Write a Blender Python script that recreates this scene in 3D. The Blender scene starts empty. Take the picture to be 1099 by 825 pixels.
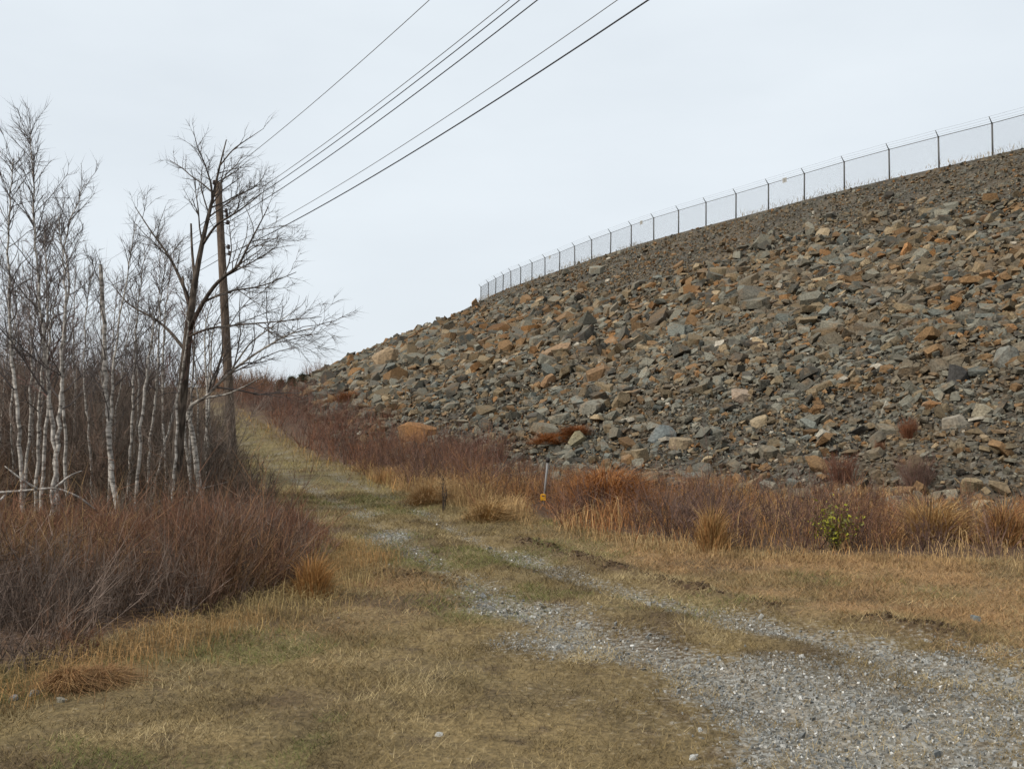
import bpy, bmesh, math, random
import numpy as np
from mathutils import Vector, Matrix

random.seed(11)
RNG = np.random.default_rng(11)
SC = bpy.context.scene
COL = SC.collection
rad = math.radians

# ------------------------------------------------------------------ camera
F_PX, W_PX, H_PX = 1050.0, 1099.0, 825.0
EYE = np.array([0.0, 0.0, 1.6])
PITCH = math.atan((450 - 412.5) / F_PX)
cd = bpy.data.cameras.new('camera')
cam = bpy.data.objects.new('camera', cd)
COL.objects.link(cam)
cam.location = EYE
cam.rotation_euler = (rad(90) + PITCH, 0, 0)
cd.sensor_width = 36
cd.lens = 36 * F_PX / W_PX
cd.clip_start = 0.1
cd.clip_end = 5000
SC.camera = cam

# ------------------------------------------------------------------ light
SUN_EL, SUN_AZ = rad(40), rad(-118)      # azimuth from +Y, clockwise; sun stands to the left and behind
world = bpy.data.worlds.new('World')
SC.world = world
world.use_nodes = True
wn, wl = world.node_tree.nodes, world.node_tree.links
wn.clear()
wo = wn.new('ShaderNodeOutputWorld')
bg = wn.new('ShaderNodeBackground')
sky = wn.new('ShaderNodeTexSky')
sky.sky_type = 'NISHITA'
sky.sun_disc = False
sky.sun_elevation = SUN_EL
sky.sun_rotation = SUN_AZ
sky.dust_density = 4.0
tc = wn.new('ShaderNodeTexCoord')
mp = wn.new('ShaderNodeMapping')
mp.inputs['Scale'].default_value = (1.0, 1.0, 3.0)
nz = wn.new('ShaderNodeTexNoise')
nz.inputs['Scale'].default_value = 2.2
nz.inputs['Detail'].default_value = 5
rp = wn.new('ShaderNodeMapRange')
rp.inputs['From Min'].default_value = 0.3
rp.inputs['From Max'].default_value = 0.7
rp.inputs['To Min'].default_value = 0.84
rp.inputs['To Max'].default_value = 0.98
mx = wn.new('ShaderNodeMix')
mx.data_type = 'RGBA'
mx.inputs[7].default_value = (9.25, 10.0, 10.65, 1)     # thin bright cloud veil
wl.new(tc.outputs['Generated'], mp.inputs['Vector'])
wl.new(mp.outputs['Vector'], nz.inputs['Vector'])
wl.new(nz.outputs['Fac'], rp.inputs['Value'])
wl.new(rp.outputs['Result'], mx.inputs[0])
wl.new(sky.outputs['Color'], mx.inputs[6])
wl.new(mx.outputs[2], bg.inputs['Color'])
bg.inputs['Strength'].default_value = 0.1
wl.new(bg.outputs['Background'], wo.inputs['Surface'])

sd = bpy.data.lights.new('sun', 'SUN')
sun = bpy.data.objects.new('sun', sd)
COL.objects.link(sun)
sd.energy = 4.0
sd.angle = rad(2.5)
sd.color = (1.0, 0.95, 0.87)
sdir = Vector((math.sin(SUN_AZ) * math.cos(SUN_EL), math.cos(SUN_AZ) * math.cos(SUN_EL), math.sin(SUN_EL)))
sun.rotation_euler = sdir.to_track_quat('Z', 'Y').to_euler()

SC.view_settings.view_transform = 'Standard'
SC.view_settings.look = 'None'
SC.view_settings.exposure = -0.14
SC.view_settings.gamma = 1.0
SC.render.engine = 'CYCLES'
SC.cycles.max_bounces = 4
SC.cycles.diffuse_bounces = 2
SC.cycles.transparent_max_bounces = 8

# ------------------------------------------------------------------ helpers
def P(u, v, y):
    """world point on the sight line of photo pixel (u, v) at depth y: used to survey positions from the photograph"""
    c, s = math.cos(PITCH), math.sin(PITCH)
    a, b = (u - 549.5) / F_PX, -(v - 412.5) / F_PX
    d = np.array([a, c - b * s, s + b * c])
    return EYE + d * (y / d[1])

def _hash(ix, iy, seed):
    n = (ix * 374761393 + iy * 668265263 + seed * 974711) & 0x7fffffff
    n = ((n ^ (n >> 13)) * 1274126177) & 0x7fffffff
    n = (n ^ (n >> 16)) & 0x7fffffff
    return n / 0x7fffffff

def vnoise(x, y, seed=0):
    x = np.asarray(x, float); y = np.asarray(y, float)
    ix = np.floor(x).astype(np.int64); iy = np.floor(y).astype(np.int64)
    fx = x - ix; fy = y - iy
    fx = fx * fx * (3 - 2 * fx); fy = fy * fy * (3 - 2 * fy)
    a = _hash(ix, iy, seed); b = _hash(ix + 1, iy, seed)
    c = _hash(ix, iy + 1, seed); d = _hash(ix + 1, iy + 1, seed)
    return (a * (1 - fx) + b * fx) * (1 - fy) + (c * (1 - fx) + d * fx) * fy

def fbm(x, y, seed=0, octv=4):
    t, a, n = 0.0, 0.5, 0.0
    x = np.asarray(x, float); y = np.asarray(y, float)
    for k in range(octv):
        t = t + a * vnoise(x, y, seed + 17 * k); n += a
        x = x * 2.03 + 5.3; y = y * 2.03 + 1.7; a *= 0.5
    return t / n

def sstep(a, b, x):
    t = np.clip((np.asarray(x, float) - a) / (b - a), 0, 1)
    return t * t * (3 - 2 * t)

def link(o, parent=None):
    COL.objects.link(o)
    if parent is not None:
        o.parent = parent
    return o

def tag(o, label=None, cat=None, group=None, kind=None):
    if label: o['label'] = label
    if cat: o['category'] = cat
    if group: o['group'] = group
    if kind: o['kind'] = kind
    return o

def empty(name, loc):
    o = bpy.data.objects.new(name, None)
    o.location = Vector([float(q) for q in loc])
    o.empty_display_size = 0.2
    return link(o)

def mesh_np(name, verts, faces, mat, tint=None, smooth=False, parent=None, origin=None):
    """faces: list of int arrays (n,3) or (n,4); tint per vertex (n,3)"""
    verts = np.asarray(verts, np.float32)
    if origin is not None:
        verts = verts - np.asarray(origin, np.float32)
    me = bpy.data.meshes.new(name)
    faces = [np.asarray(f, np.int32) for f in faces if len(f)]
    loops = np.concatenate([f.ravel() for f in faces])
    tot = np.concatenate([np.full(len(f), f.shape[1], np.int32) for f in faces])
    start = np.concatenate([[0], np.cumsum(tot)[:-1]]).astype(np.int32)
    me.vertices.add(len(verts)); me.vertices.foreach_set('co', verts.ravel())
    me.loops.add(len(loops)); me.loops.foreach_set('vertex_index', loops)
    me.polygons.add(len(tot))
    me.polygons.foreach_set('loop_start', start)
    me.polygons.foreach_set('loop_total', tot)
    me.polygons.foreach_set('use_smooth', np.full(len(tot), smooth, bool))
    if tint is not None:
        at = me.attributes.new('tint', 'FLOAT_COLOR', 'POINT')
        c = np.ones((len(verts), 4), np.float32); c[:, :3] = tint
        at.data.foreach_set('color', c.ravel())
    me.update(calc_edges=True)
    me.validate()
    if mat: me.materials.append(mat)
    o = bpy.data.objects.new(name, me)
    link(o, parent)
    if origin is not None and parent is None:
        o.location = Vector([float(q) for q in origin])
    return o

def frusta(p0, p1, r0, r1, tint, sides=3):
    """tapered sticks -> verts, quads, tint"""
    p0 = np.asarray(p0, float); p1 = np.asarray(p1, float); n = len(p0)
    r0 = np.broadcast_to(np.asarray(r0, float), (n,)); r1 = np.broadcast_to(np.asarray(r1, float), (n,))
    d = p1 - p0
    d = d / (np.linalg.norm(d, axis=1, keepdims=True) + 1e-9)
    ref = np.where(np.abs(d[:, 2:3]) > 0.9, np.array([[1.0, 0, 0]]), np.array([[0, 0, 1.0]]))
    a = np.cross(d, ref); a /= np.linalg.norm(a, axis=1, keepdims=True) + 1e-9
    b = np.cross(d, a)
    ang = np.arange(sides) * 2 * math.pi / sides
    ring = a[:, None, :] * np.cos(ang)[None, :, None] + b[:, None, :] * np.sin(ang)[None, :, None]
    v0 = p0[:, None, :] + ring * r0[:, None, None]
    v1 = p1[:, None, :] + ring * r1[:, None, None]
    V = np.concatenate([v0, v1], 1).reshape(-1, 3)
    base = (np.arange(n) * 2 * sides)[:, None]
    k = np.arange(sides); k2 = (k + 1) % sides
    Q = np.stack([base + k, base + k2, base + k2 + sides, base + k + sides], 2).reshape(-1, 4)
    T = np.repeat(np.broadcast_to(np.asarray(tint, float), (n, 3)), 2 * sides, 0)
    return V, Q, T

def spikes(p0, p1, r0, tint):
    """3-sided pyramids ending in a point: 3 tris each"""
    p0 = np.asarray(p0, float); p1 = np.asarray(p1, float); n = len(p0)
    r0 = np.broadcast_to(np.asarray(r0, float), (n,))
    d = p1 - p0; d = d / (np.linalg.norm(d, axis=1, keepdims=True) + 1e-9)
    ref = np.where(np.abs(d[:, 2:3]) > 0.9, np.array([[1.0, 0, 0]]), np.array([[0, 0, 1.0]]))
    a = np.cross(d, ref); a /= np.linalg.norm(a, axis=1, keepdims=True) + 1e-9
    b = np.cross(d, a)
    ang = np.arange(3) * 2 * math.pi / 3
    ring = a[:, None, :] * np.cos(ang)[None, :, None] + b[:, None, :] * np.sin(ang)[None, :, None]
    V = np.concatenate([p0[:, None, :] + ring * r0[:, None, None], p1[:, None, :]], 1).reshape(-1, 3)
    base = (np.arange(n) * 4)[:, None]
    k = np.arange(3)
    Tn = np.stack([base + k, base + (k + 1) % 3, base + 3 + 0 * k], 2).reshape(-1, 3)
    T = np.repeat(np.broadcast_to(np.asarray(tint, float), (n, 3)), 4, 0)
    return V, Tn, T

def blades(p0, tip, w, tint, mid=None):
    """grass blades, one bent strip each: quad + tri if mid is given, else one triangle"""
    p0 = np.asarray(p0, float); tip = np.asarray(tip, float); n = len(p0)
    ang = RNG.uniform(0, math.pi, n)
    s = np.stack([np.cos(ang), np.sin(ang), 0 * ang], 1) * (np.broadcast_to(np.asarray(w, float), (n,)) / 2)[:, None]
    if mid is None:
        V = np.stack([p0 - s, p0 + s, tip], 1).reshape(-1, 3)
        Fc = [np.arange(3 * n).reshape(n, 3)]
        return V, Fc, np.repeat(tint, 3, 0)
    V = np.stack([p0 - s, p0 + s, mid + s * 0.8, mid - s * 0.8, tip], 1).reshape(-1, 3)
    b = (np.arange(n) * 5)[:, None]
    return V, [b + np.array([[0, 1, 2, 3]]), b + np.array([[3, 2, 4]])], np.repeat(tint, 5, 0)

class Pile:
    """collects geometry chunks into one mesh"""
    def __init__(s): s.v, s.f, s.t, s.n = [], [], [], 0
    def add(s, V, Fs, T):
        if not isinstance(Fs, list): Fs = [Fs]
        s.v.append(V); s.t.append(T)
        for f in Fs: s.f.append(np.asarray(f) + s.n)
        s.n += len(V)
    def build(s, name, mat, parent=None, origin=None, smooth=False):
        return mesh_np(name, np.concatenate(s.v), s.f, mat, np.concatenate(s.t), smooth, parent, origin)

def tube(pts, rads, sides=8, tint=(1, 1, 1), cap=True):
    pts = np.asarray(pts, float); n = len(pts)
    t = np.gradient(pts, axis=0); t /= np.linalg.norm(t, axis=1, keepdims=True)
    ref = np.array([0.0, 1.0, 0.0]) if abs(t[0][1]) < 0.9 else np.array([1.0, 0, 0])
    V = []
    ang = np.arange(sides) * 2 * math.pi / sides
    for k in range(n):
        a = np.cross(t[k], ref); a /= np.linalg.norm(a)
        b = np.cross(a, t[k])
        V.append(pts[k] + rads[k] * (np.cos(ang)[:, None] * a + np.sin(ang)[:, None] * b))
    V = np.concatenate(V)
    k = np.arange(sides); k2 = (k + 1) % sides
    Q = np.concatenate([np.stack([j * sides + k, j * sides + k2, (j + 1) * sides + k2, (j + 1) * sides + k], 1) for j in range(n - 1)])
    Fs = [Q]
    if cap:
        c0, c1 = len(V), len(V) + 1
        V = np.concatenate([V, pts[:1], pts[-1:]])
        e = (n - 1) * sides
        Fs.append(np.stack([k2, k, 0 * k + c0], 1)); Fs.append(np.stack([e + k, e + k2, 0 * k + c1], 1))
    return V, Fs, np.broadcast_to(np.asarray(tint, float), (len(V), 3))

def boxg(c, size, rot=None, tint=(1, 1, 1)):
    s = np.array(size) / 2
    V = np.array([[x, y, z] for z in (-1, 1) for y in (-1, 1) for x in (-1, 1)]) * s
    if rot is not None: V = V @ np.asarray(rot).T
    Q = np.array([[0, 2, 3, 1], [4, 5, 7, 6], [0, 1, 5, 4], [2, 6, 7, 3], [0, 4, 6, 2], [1, 3, 7, 5]])
    return V + np.asarray(c), [Q], np.broadcast_to(np.asarray(tint, float), (8, 3))

# ------------------------------------------------------------------ materials
def base_mat(name, rough=0.9):
    m = bpy.data.materials.new(name); m.use_nodes = True
    n, l = m.node_tree.nodes, m.node_tree.links
    b = n['Principled BSDF']; b.inputs['Roughness'].default_value = rough
    b.inputs['Specular IOR Level'].default_value = 0.2
    return m, n, l, b

def noise_node(n, l, scale, detail=4, coord='Object', vec=None):
    x = n.new('ShaderNodeTexNoise'); x.inputs['Scale'].default_value = scale; x.inputs['Detail'].default_value = detail
    if vec is None:
        t = n.new('ShaderNodeTexCoord'); vec = t.outputs[coord]
    l.new(vec, x.inputs['Vector'])
    return x

def mixn(n, l, a, b, fac, mode='MIX'):
    x = n.new('ShaderNodeMix'); x.data_type = 'RGBA'; x.blend_type = mode
    for sock, val in ((x.inputs[0], fac), (x.inputs[6], a), (x.inputs[7], b)):
        if hasattr(val, 'is_output'): l.new(val, sock)
        elif isinstance(val, (tuple, list)): sock.default_value = (*val, 1)
        else: sock.default_value = val
    return x.outputs[2]

def ramp(n, l, src, lo, hi, a=0.0, b=1.0):
    x = n.new('ShaderNodeMapRange')
    x.inputs['From Min'].default_value = lo; x.inputs['From Max'].default_value = hi
    x.inputs['To Min'].default_value = a; x.inputs['To Max'].default_value = b
    l.new(src, x.inputs['Value'])
    return x.outputs['Result']

def bump(n, l, b, src, strength, dist):
    x = n.new('ShaderNodeBump'); x.inputs['Strength'].default_value = strength; x.inputs['Distance'].default_value = dist
    l.new(src, x.inputs['Height']); l.new(x.outputs['Normal'], b.inputs['Normal'])

def tint_mat(name, rough=0.9, scale=30.0, vary=0.35, bmp=0.0, dist=0.01):
    m, n, l, b = base_mat(name, rough)
    a = n.new('ShaderNodeAttribute'); a.attribute_name = 'tint'
    x = noise_node(n, l, scale)
    f = ramp(n, l, x.outputs['Fac'], 0.3, 0.7, 1 - vary, 1 + vary)
    cmb = n.new('ShaderNodeVectorMath'); cmb.operation = 'SCALE'
    l.new(a.outputs['Color'], cmb.inputs[0]); l.new(f, cmb.inputs['Scale'])
    l.new(cmb.outputs['Vector'], b.inputs['Base Color'])
    if bmp: bump(n, l, b, x.outputs['Fac'], bmp, dist)
    return m

def rock_mat(name, per_object):
    m, n, l, b = base_mat(name, 0.88)
    if per_object:
        oi = n.new('ShaderNodeObjectInfo'); col = oi.outputs['Color']
        tco = n.new('ShaderNodeTexCoord')
        ad = n.new('ShaderNodeVectorMath'); ad.operation = 'ADD'
        l.new(tco.outputs['Object'], ad.inputs[0]); l.new(oi.outputs['Location'], ad.inputs[1])
        vec = ad.outputs['Vector']
    else:
        at = n.new('ShaderNodeAttribute'); at.attribute_name = 'tint'; col = at.outputs['Color']
        tco = n.new('ShaderNodeTexCoord'); vec = tco.outputs['Object']
    x1 = noise_node(n, l, 2.3, 5, vec=vec)
    x2 = noise_node(n, l, 14.0, 6, vec=vec)
    x3 = noise_node(n, l, 0.9, 3, vec=vec)
    x4 = noise_node(n, l, 0.33, 5, vec=vec)
    rust = ramp(n, l, x1.outputs['Fac'], 0.52, 0.72, 0.0, 0.6)
    c = mixn(n, l, col, (0.18, 0.105, 0.048), rust)
    pale = ramp(n, l, x3.outputs['Fac'], 0.55, 0.75, 0.0, 0.35)
    c = mixn(n, l, c, (0.22, 0.205, 0.16), pale)
    c = mixn(n, l, c, (0.135, 0.088, 0.045), ramp(n, l, x4.outputs['Fac'], .50, .68, 0, .55))
    f = ramp(n, l, x2.outputs['Fac'], 0.3, 0.7, 0.62, 1.35)
    sc = n.new('ShaderNodeVectorMath'); sc.operation = 'SCALE'
    l.new(c, sc.inputs[0]); l.new(f, sc.inputs['Scale'])
    l.new(sc.outputs['Vector'], b.inputs['Base Color'])
    bump(n, l, b, x2.outputs['Fac'], 0.6, 0.05)
    return m

M_ROCK = rock_mat('rock_loose', False)
M_ROCK_OBJ = rock_mat('rock_single', True)
M_TWIG = tint_mat('twig_bark', 0.85, 6.0, 0.3)
M_GRASS = tint_mat('dry_grass_blade', 0.8, 3.0, 0.25)
M_STONE = tint_mat('gravel_stone', 0.85, 40.0, 0.3)
M_LEAF = tint_mat('green_leaf', 0.6, 20.0, 0.25)

def bark_mat(name, c1, c2, sx=6.0, sz=1.5, lo=0.45, hi=0.6, bmp=0.6):
    m, n, l, b = base_mat(name, 0.9)
    t = n.new('ShaderNodeTexCoord'); mpn = n.new('ShaderNodeMapping')
    mpn.inputs['Scale'].default_value = (sx, sx, sz)
    l.new(t.outputs['Object'], mpn.inputs['Vector'])
    x = noise_node(n, l, 3.0, 5, vec=mpn.outputs['Vector'])
    y = noise_node(n, l, 9.0, 5)
    f = ramp(n, l, x.outputs['Fac'], lo, hi)
    c = mixn(n, l, c1, c2, f)
    g = ramp(n, l, y.outputs['Fac'], 0.3, 0.7, 0.7, 1.25)
    sc = n.new('ShaderNodeVectorMath'); sc.operation = 'SCALE'
    l.new(c, sc.inputs[0]); l.new(g, sc.inputs['Scale']); l.new(sc.outputs['Vector'], b.inputs['Base Color'])
    bump(n, l, b, x.outputs['Fac'], bmp, 0.02)
    return m

M_BARK = bark_mat('rough_dark_bark', (0.045, 0.035, 0.027), (0.12, 0.095, 0.075), 8, 1.5)
M_BIRCH = bark_mat('birch_bark', (0.10, 0.085, 0.072), (0.42, 0.385, 0.34), 2.5, 7.0, 0.36, 0.56, 0.2)
M_POLEWOOD = bark_mat('weathered_pole_wood', (0.085, 0.060, 0.044), (0.165, 0.122, 0.090), 14, 0.5)
M_DEAD = bark_mat('bleached_wood', (0.20, 0.18, 0.16), (0.42, 0.39, 0.35), 8, 2.0)

def plain_mat(name, col, rough=0.6, metal=0.0, sc=25.0, vary=0.2):
    m, n, l, b = base_mat(name, rough)
    b.inputs['Metallic'].default_value = metal
    x = noise_node(n, l, sc)
    c = mixn(n, l, tuple(q * (1 - vary) for q in col), tuple(min(1, q * (1 + vary)) for q in col), x.outputs['Fac'])
    l.new(c, b.inputs['Base Color'])
    return m

M_GALV = plain_mat('weathered_galvanised_steel', (0.10, 0.097, 0.094), 0.6, 0.3)
M_WIRE = plain_mat('dark_cable', (0.05, 0.05, 0.052), 0.6)
M_WIRE2 = plain_mat('dull_bare_conductor', (0.22, 0.22, 0.22), 0.5, 0.4)
M_CERAMIC = plain_mat('brown_glazed_insulator', (0.035, 0.022, 0.018), 0.25)
M_SIGN = plain_mat('faded_sign_face', (0.34, 0.33, 0.30), 0.6)
M_INK = plain_mat('faded_sign_print', (0.10, 0.09, 0.08), 0.7)
M_YELLOW = plain_mat('yellow_paint', (0.72, 0.36, 0.010), 0.5)
M_POSTGREY = plain_mat('grey_marker_post', (0.20, 0.195, 0.19), 0.6)
M_DARK = plain_mat('dark_plastic', (0.03, 0.025, 0.022), 0.6)

# ------------------------------------------------------------------ terrain functions
CREST_Z = 17.6
posts_px = [(1063, 167.6), (1007, 180.7), (952, 192), (902, 204), (861, 215.6), (821, 226), (788, 234.7), (755, 243.4), (725, 250.5),
            (699, 258), (675, 264.5), (652.6, 272.4), (632, 279), (614.6, 285), (598, 291), (583, 296), (567.5, 301.2), (556, 305.5),
            (546, 309), (537, 312.6), (530, 315.6), (523, 319), (514, 324)]
def crest_pt(u, v):
    y = 60.0
    for _ in range(12):
        z = P(u, v, y)[2] - EYE[2]
        y *= (CREST_Z - EYE[2]) / z
    return P(u, v, y)[:2]
post_xy = np.array([crest_pt(*q) for q in posts_px])
# smooth the surveyed line a little
for _ in range(2):
    post_xy[1:-1] = 0.25 * post_xy[:-2] + 0.5 * post_xy[1:-1] + 0.25 * post_xy[2:]
first = (post_xy[0] - post_xy[6]) / np.linalg.norm(post_xy[0] - post_xy[6])
crest_ctrl = np.concatenate([[post_xy[0] + first * 95, post_xy[0] + first * 50, post_xy[0] + first * 20], post_xy,
                             [[-5.0, 139], [-4.6, 147], [-3.0, 157], [0, 168], [6, 185], [20, 215], [60, 280]]])
def densify(pts, step):
    out = []
    for a, b in zip(pts[:-1], pts[1:]):
        k = max(1, int(np.linalg.norm(b - a) / step))
        out += [a + (b - a) * i / k for i in range(k)]
    return np.array(out + [pts[-1]])
CREST = densify(crest_ctrl, 1.0)
for _ in range(6):
    CREST[1:-1] = 0.25 * CREST[:-2] + 0.5 * CREST[1:-1] + 0.25 * CREST[2:]
_t = np.gradient(CREST, axis=0); _t /= np.linalg.norm(_t, axis=1, keepdims=True)
CREST_N = np.stack([-_t[:, 1], _t[:, 0]], 1)       # points down the slope

def crest_dist(x, y):
    x = np.asarray(x, float).ravel(); y = np.asarray(y, float).ravel()
    out = np.empty(len(x))
    for s in range(0, len(x), 20000):
        q = np.stack([x[s:s + 20000], y[s:s + 20000]], 1)
        d2 = ((q[:, None, :] - CREST[None]) ** 2).sum(2)
        k = d2.argmin(1)
        sg = ((q - CREST[k]) * CREST_N[k]).sum(1)
        out[s:s + 20000] = np.sqrt(d2[np.arange(len(k)), k]) * np.sign(sg)
    return out

def ground_z(x, y):
    x = np.asarray(x, float); y = np.asarray(y, float)
    r = np.clip(y - 38, 0, None)
    rise = 7.2 * (1 - np.exp(-(r / 62.0) ** 1.35))
    far = np.clip(y - 220, 0, None)
    z = rise - far * 0.012
    z = z + 0.10 * (fbm(x / 6, y / 6, 3, 3) - 0.5) + 0.5 * (fbm(x / 25, y / 25, 9, 2) - 0.5) * sstep(25, 60, y)
    return z

def emb_z(x, y, d=None):
    if d is None: d = crest_dist(x, y)
    dd = np.clip(d, 0, None)
    h = CREST_Z - (0.55 * dd - 0.0021 * dd ** 2)
    x = np.asarray(x, float).ravel(); y = np.asarray(y, float).ravel()
    w = sstep(0.5, 6, dd)
    h = h + w * (1.1 * (fbm(x / 7, y / 7, 21, 3) - 0.5) + 0.5 * (fbm(x / 2, y / 2, 22, 2) - 0.5))
    h = np.where(dd > 60, h - 4, h)
    return h

# track: two wheel ruts surveyed from the photograph
RUT_L = np.array([[3.4, -6], [2.6, 1.0], [1.75, 4.5], [1.5, 5.4], [1.05, 6.46], [.63, 7.3], [.08, 8.4], [-.47, 9.9], [-1.35, 12.9], [-2.9, 17.7], [-5.0, 24], [-9.0, 36], [-12.4, 45], [-18.6, 62], [-25.8, 80], [-33.5, 100], [-50, 140]])
RUT_R = np.array([[6.5, -4], [4.6, 3.0], [3.1, 5.8], [2.33, 7.0], [1.6, 8.2], [.82, 9.7], [.11, 11.6], [-.75, 14.2], [-1.7, 17.7], [-3.7, 24], [-7.6, 36], [-11.0, 45], [-17.2, 62], [-24.3, 80], [-32, 100], [-48.5, 140]])
RIDGE = np.array([[.0, 13.4], [.7, 11.6], [1.37, 9.9], [1.84, 8.8], [2.5, 8.0], [3.2, 7.3]])
def poly_dist(x, y, pts):
    x = np.asarray(x, float).ravel(); y = np.asarray(y, float).ravel()
    best = np.full(len(x), 1e9)
    for a, b in zip(pts[:-1], pts[1:]):
        ab = b - a; L2 = (ab ** 2).sum()
        t = np.clip(((x - a[0]) * ab[0] + (y - a[1]) * ab[1]) / L2, 0, 1)
        d = (x - a[0] - t * ab[0]) ** 2 + (y - a[1] - t * ab[1]) ** 2
        best = np.minimum(best, d)
    return np.sqrt(best)

def gravel_mask(x, y):
    x = np.asarray(x, float).ravel(); y = np.asarray(y, float).ravel()
    dl = poly_dist(x, y, RUT_L); dr = poly_dist(x, y, RUT_R)
    near = sstep(9.5, 4.5, y)
    wl = 0.24 + 0.31 * near + 0.15 * sstep(12, 8, y); wr = 0.20 + 0.55 * near
    n = fbm(x * 1.3, y * 1.3, 31, 4)
    g = np.maximum(1 - dl / (wl * 2), 1 - dr / (wr * 2))
    mid = 0.95 * near * sstep(0.0, 0.5, (x - np.interp(y, RUT_L[:, 1], RUT_L[:, 0])) / 0.8 + .3) * (x < np.interp(y, RUT_R[:, 1], RUT_R[:, 0]) + 1.2)
    g = np.maximum(g, mid)
    g = np.clip(g, 0, 1) + 1.25 * (n - 0.52)
    out = sstep(0.12, 0.95, g) * np.interp(y, [4, 6, 8, 10, 13, 18, 30, 60], [1, .9, .66, .52, .46, .50, .55, .4])
    pp = np.exp(-(((x + 1.75) / .36) ** 2 + ((y - 13.6) / 1.1) ** 2))        # bright patch of stones
    return np.clip(np.maximum(out, pp), 0, 1)

LEFT_EDGE_Y = [-2, 3, 5, 5.9, 7, 7.8, 9.3, 11.2, 14, 17.7, 24, 33, 45, 62, 80, 100, 140]
LEFT_EDGE_X = [-9, -4.9, -3.5, -2.98, -2.6, -2.25, -1.95, -1.9, -2.6, -3.9, -6.0, -9.0, -12.9, -18.7, -25.4, -33, -50]
def left_edge(y): return np.interp(y, LEFT_EDGE_Y, LEFT_EDGE_X)
RIGHT_F_Y = [9.0, 11.2, 11.6, 12.6, 14.6, 17.7, 22, 30, 45, 62, 80, 140]
RIGHT_F_X = [14, 4.6, 2.8, 1.7, .5, -.9, -2.5, -4.9, -10.2, -16.8, -24.2, -47]
def right_front(y): return np.interp(y, RIGHT_F_Y, RIGHT_F_X)

# ------------------------------------------------------------------ ground sheet, split into ground and track
def graded(lo, hi, mid, fine, grow, span):
    out = [mid]
    for sgn, lim in ((1, hi), (-1, lo)):
        p, st, acc = mid, fine, []
        while (p - lim) * sgn < 0:
            if abs(p - mid) > span: st *= grow
            p += sgn * st; acc.append(p)
        out = out + acc if sgn == 1 else acc[::-1] + out
    return np.array(out)
gx = graded(-700, 700, 0.5, 0.08, 1.07, 4.5)
gy = graded(-120, 1500, 8.0, 0.085, 1.065, 5.0)
GX, GY = np.meshgrid(gx, gy)
fx, fy = GX.ravel(), GY.ravel()
gm = gravel_mask(fx, fy)
rd = poly_dist(fx, fy, RIDGE)
fz = ground_z(fx, fy)
nearw = sstep(30, 12, np.hypot(fx, fy))
rut = np.minimum(poly_dist(fx, fy, RUT_L), poly_dist(fx, fy, RUT_R))
fz = fz - 0.05 * np.exp(-(rut / .25) ** 2) * sstep(60, 25, fy)
fz = fz + nearw * (0.035 * (fbm(fx * 2.2, fy * 2.2, 41, 4) - 0.5) + 0.02 * (vnoise(fx * 9, fy * 9, 42) - .5) * (1 - .6 * gm))
ridge_h = np.exp(-(rd / .16) ** 2) * (0.03 + 0.07 * sstep(.4, .75, fbm(fx * 1.6, fy * 1.6, 43, 3)))
fz = fz + ridge_h
green = sstep(.48, .70, fbm(fx / 1.7, fy / 1.7, 51, 4)) * (.6 - .4 * sstep(.5, 3, fx - right_front(fy)))
strip = np.exp(-((poly_dist(fx, fy, 0.5 * (RUT_L[:16] + RUT_R)) - .0) / .8) ** 2) * sstep(13, 22, fy) * sstep(110, 40, fy)
green = np.clip(green * (.45 + .5 * sstep(1.2, .2, fx)) * sstep(20, 14, fy) + .35 * strip + .25 * sstep(1.7, .6, np.abs(poly_dist(fx, fy, RUT_L) - .9)) * sstep(12, 20, fy) * sstep(110, 40, fy), 0, 1)
dirt = np.clip(sstep(.54, .74, fbm(fx / 1.1, fy / 1.1, 61, 4)) * .8 + np.exp(-(rd / .22) ** 2) * .9 * sstep(.25, .55, fbm(fx * 1.6, fy * 1.6, 43, 3))
               + .7 * np.exp(-(((fx + 1.15) / .5) ** 2 + ((fy - 10.3) / .35) ** 2)), 0, 1)
under = np.clip(sstep(0.2, -.8, fx - left_edge(fy)) + sstep(-.2, 1.0, fx - right_front(fy)) * sstep(8, 12, fy), 0, 1)     # leaf litter below the brush
def tawny_mask(x, y):
    r = sstep(.2, 1.6, x - np.interp(y, RUT_R[:, 1], RUT_R[:, 0])) * sstep(16, 11, y)
    p = np.exp(-(((x + 1.5) / .8) ** 2 + ((y - 9.0) / 1.5) ** 2))
    return np.clip(r + p, 0, 1) * (.35 + .65 * sstep(.35, .6, fbm(x / .9, y / .9, 66, 3)))
tawny = tawny_mask(fx, fy)
nxg, nyg = len(gx), len(gy)
idx = np.arange(nxg * nyg).reshape(nyg, nxg)
quads = np.stack([idx[:-1, :-1], idx[:-1, 1:], idx[1:, 1:], idx[1:, :-1]], 2).reshape(-1, 4)

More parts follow.
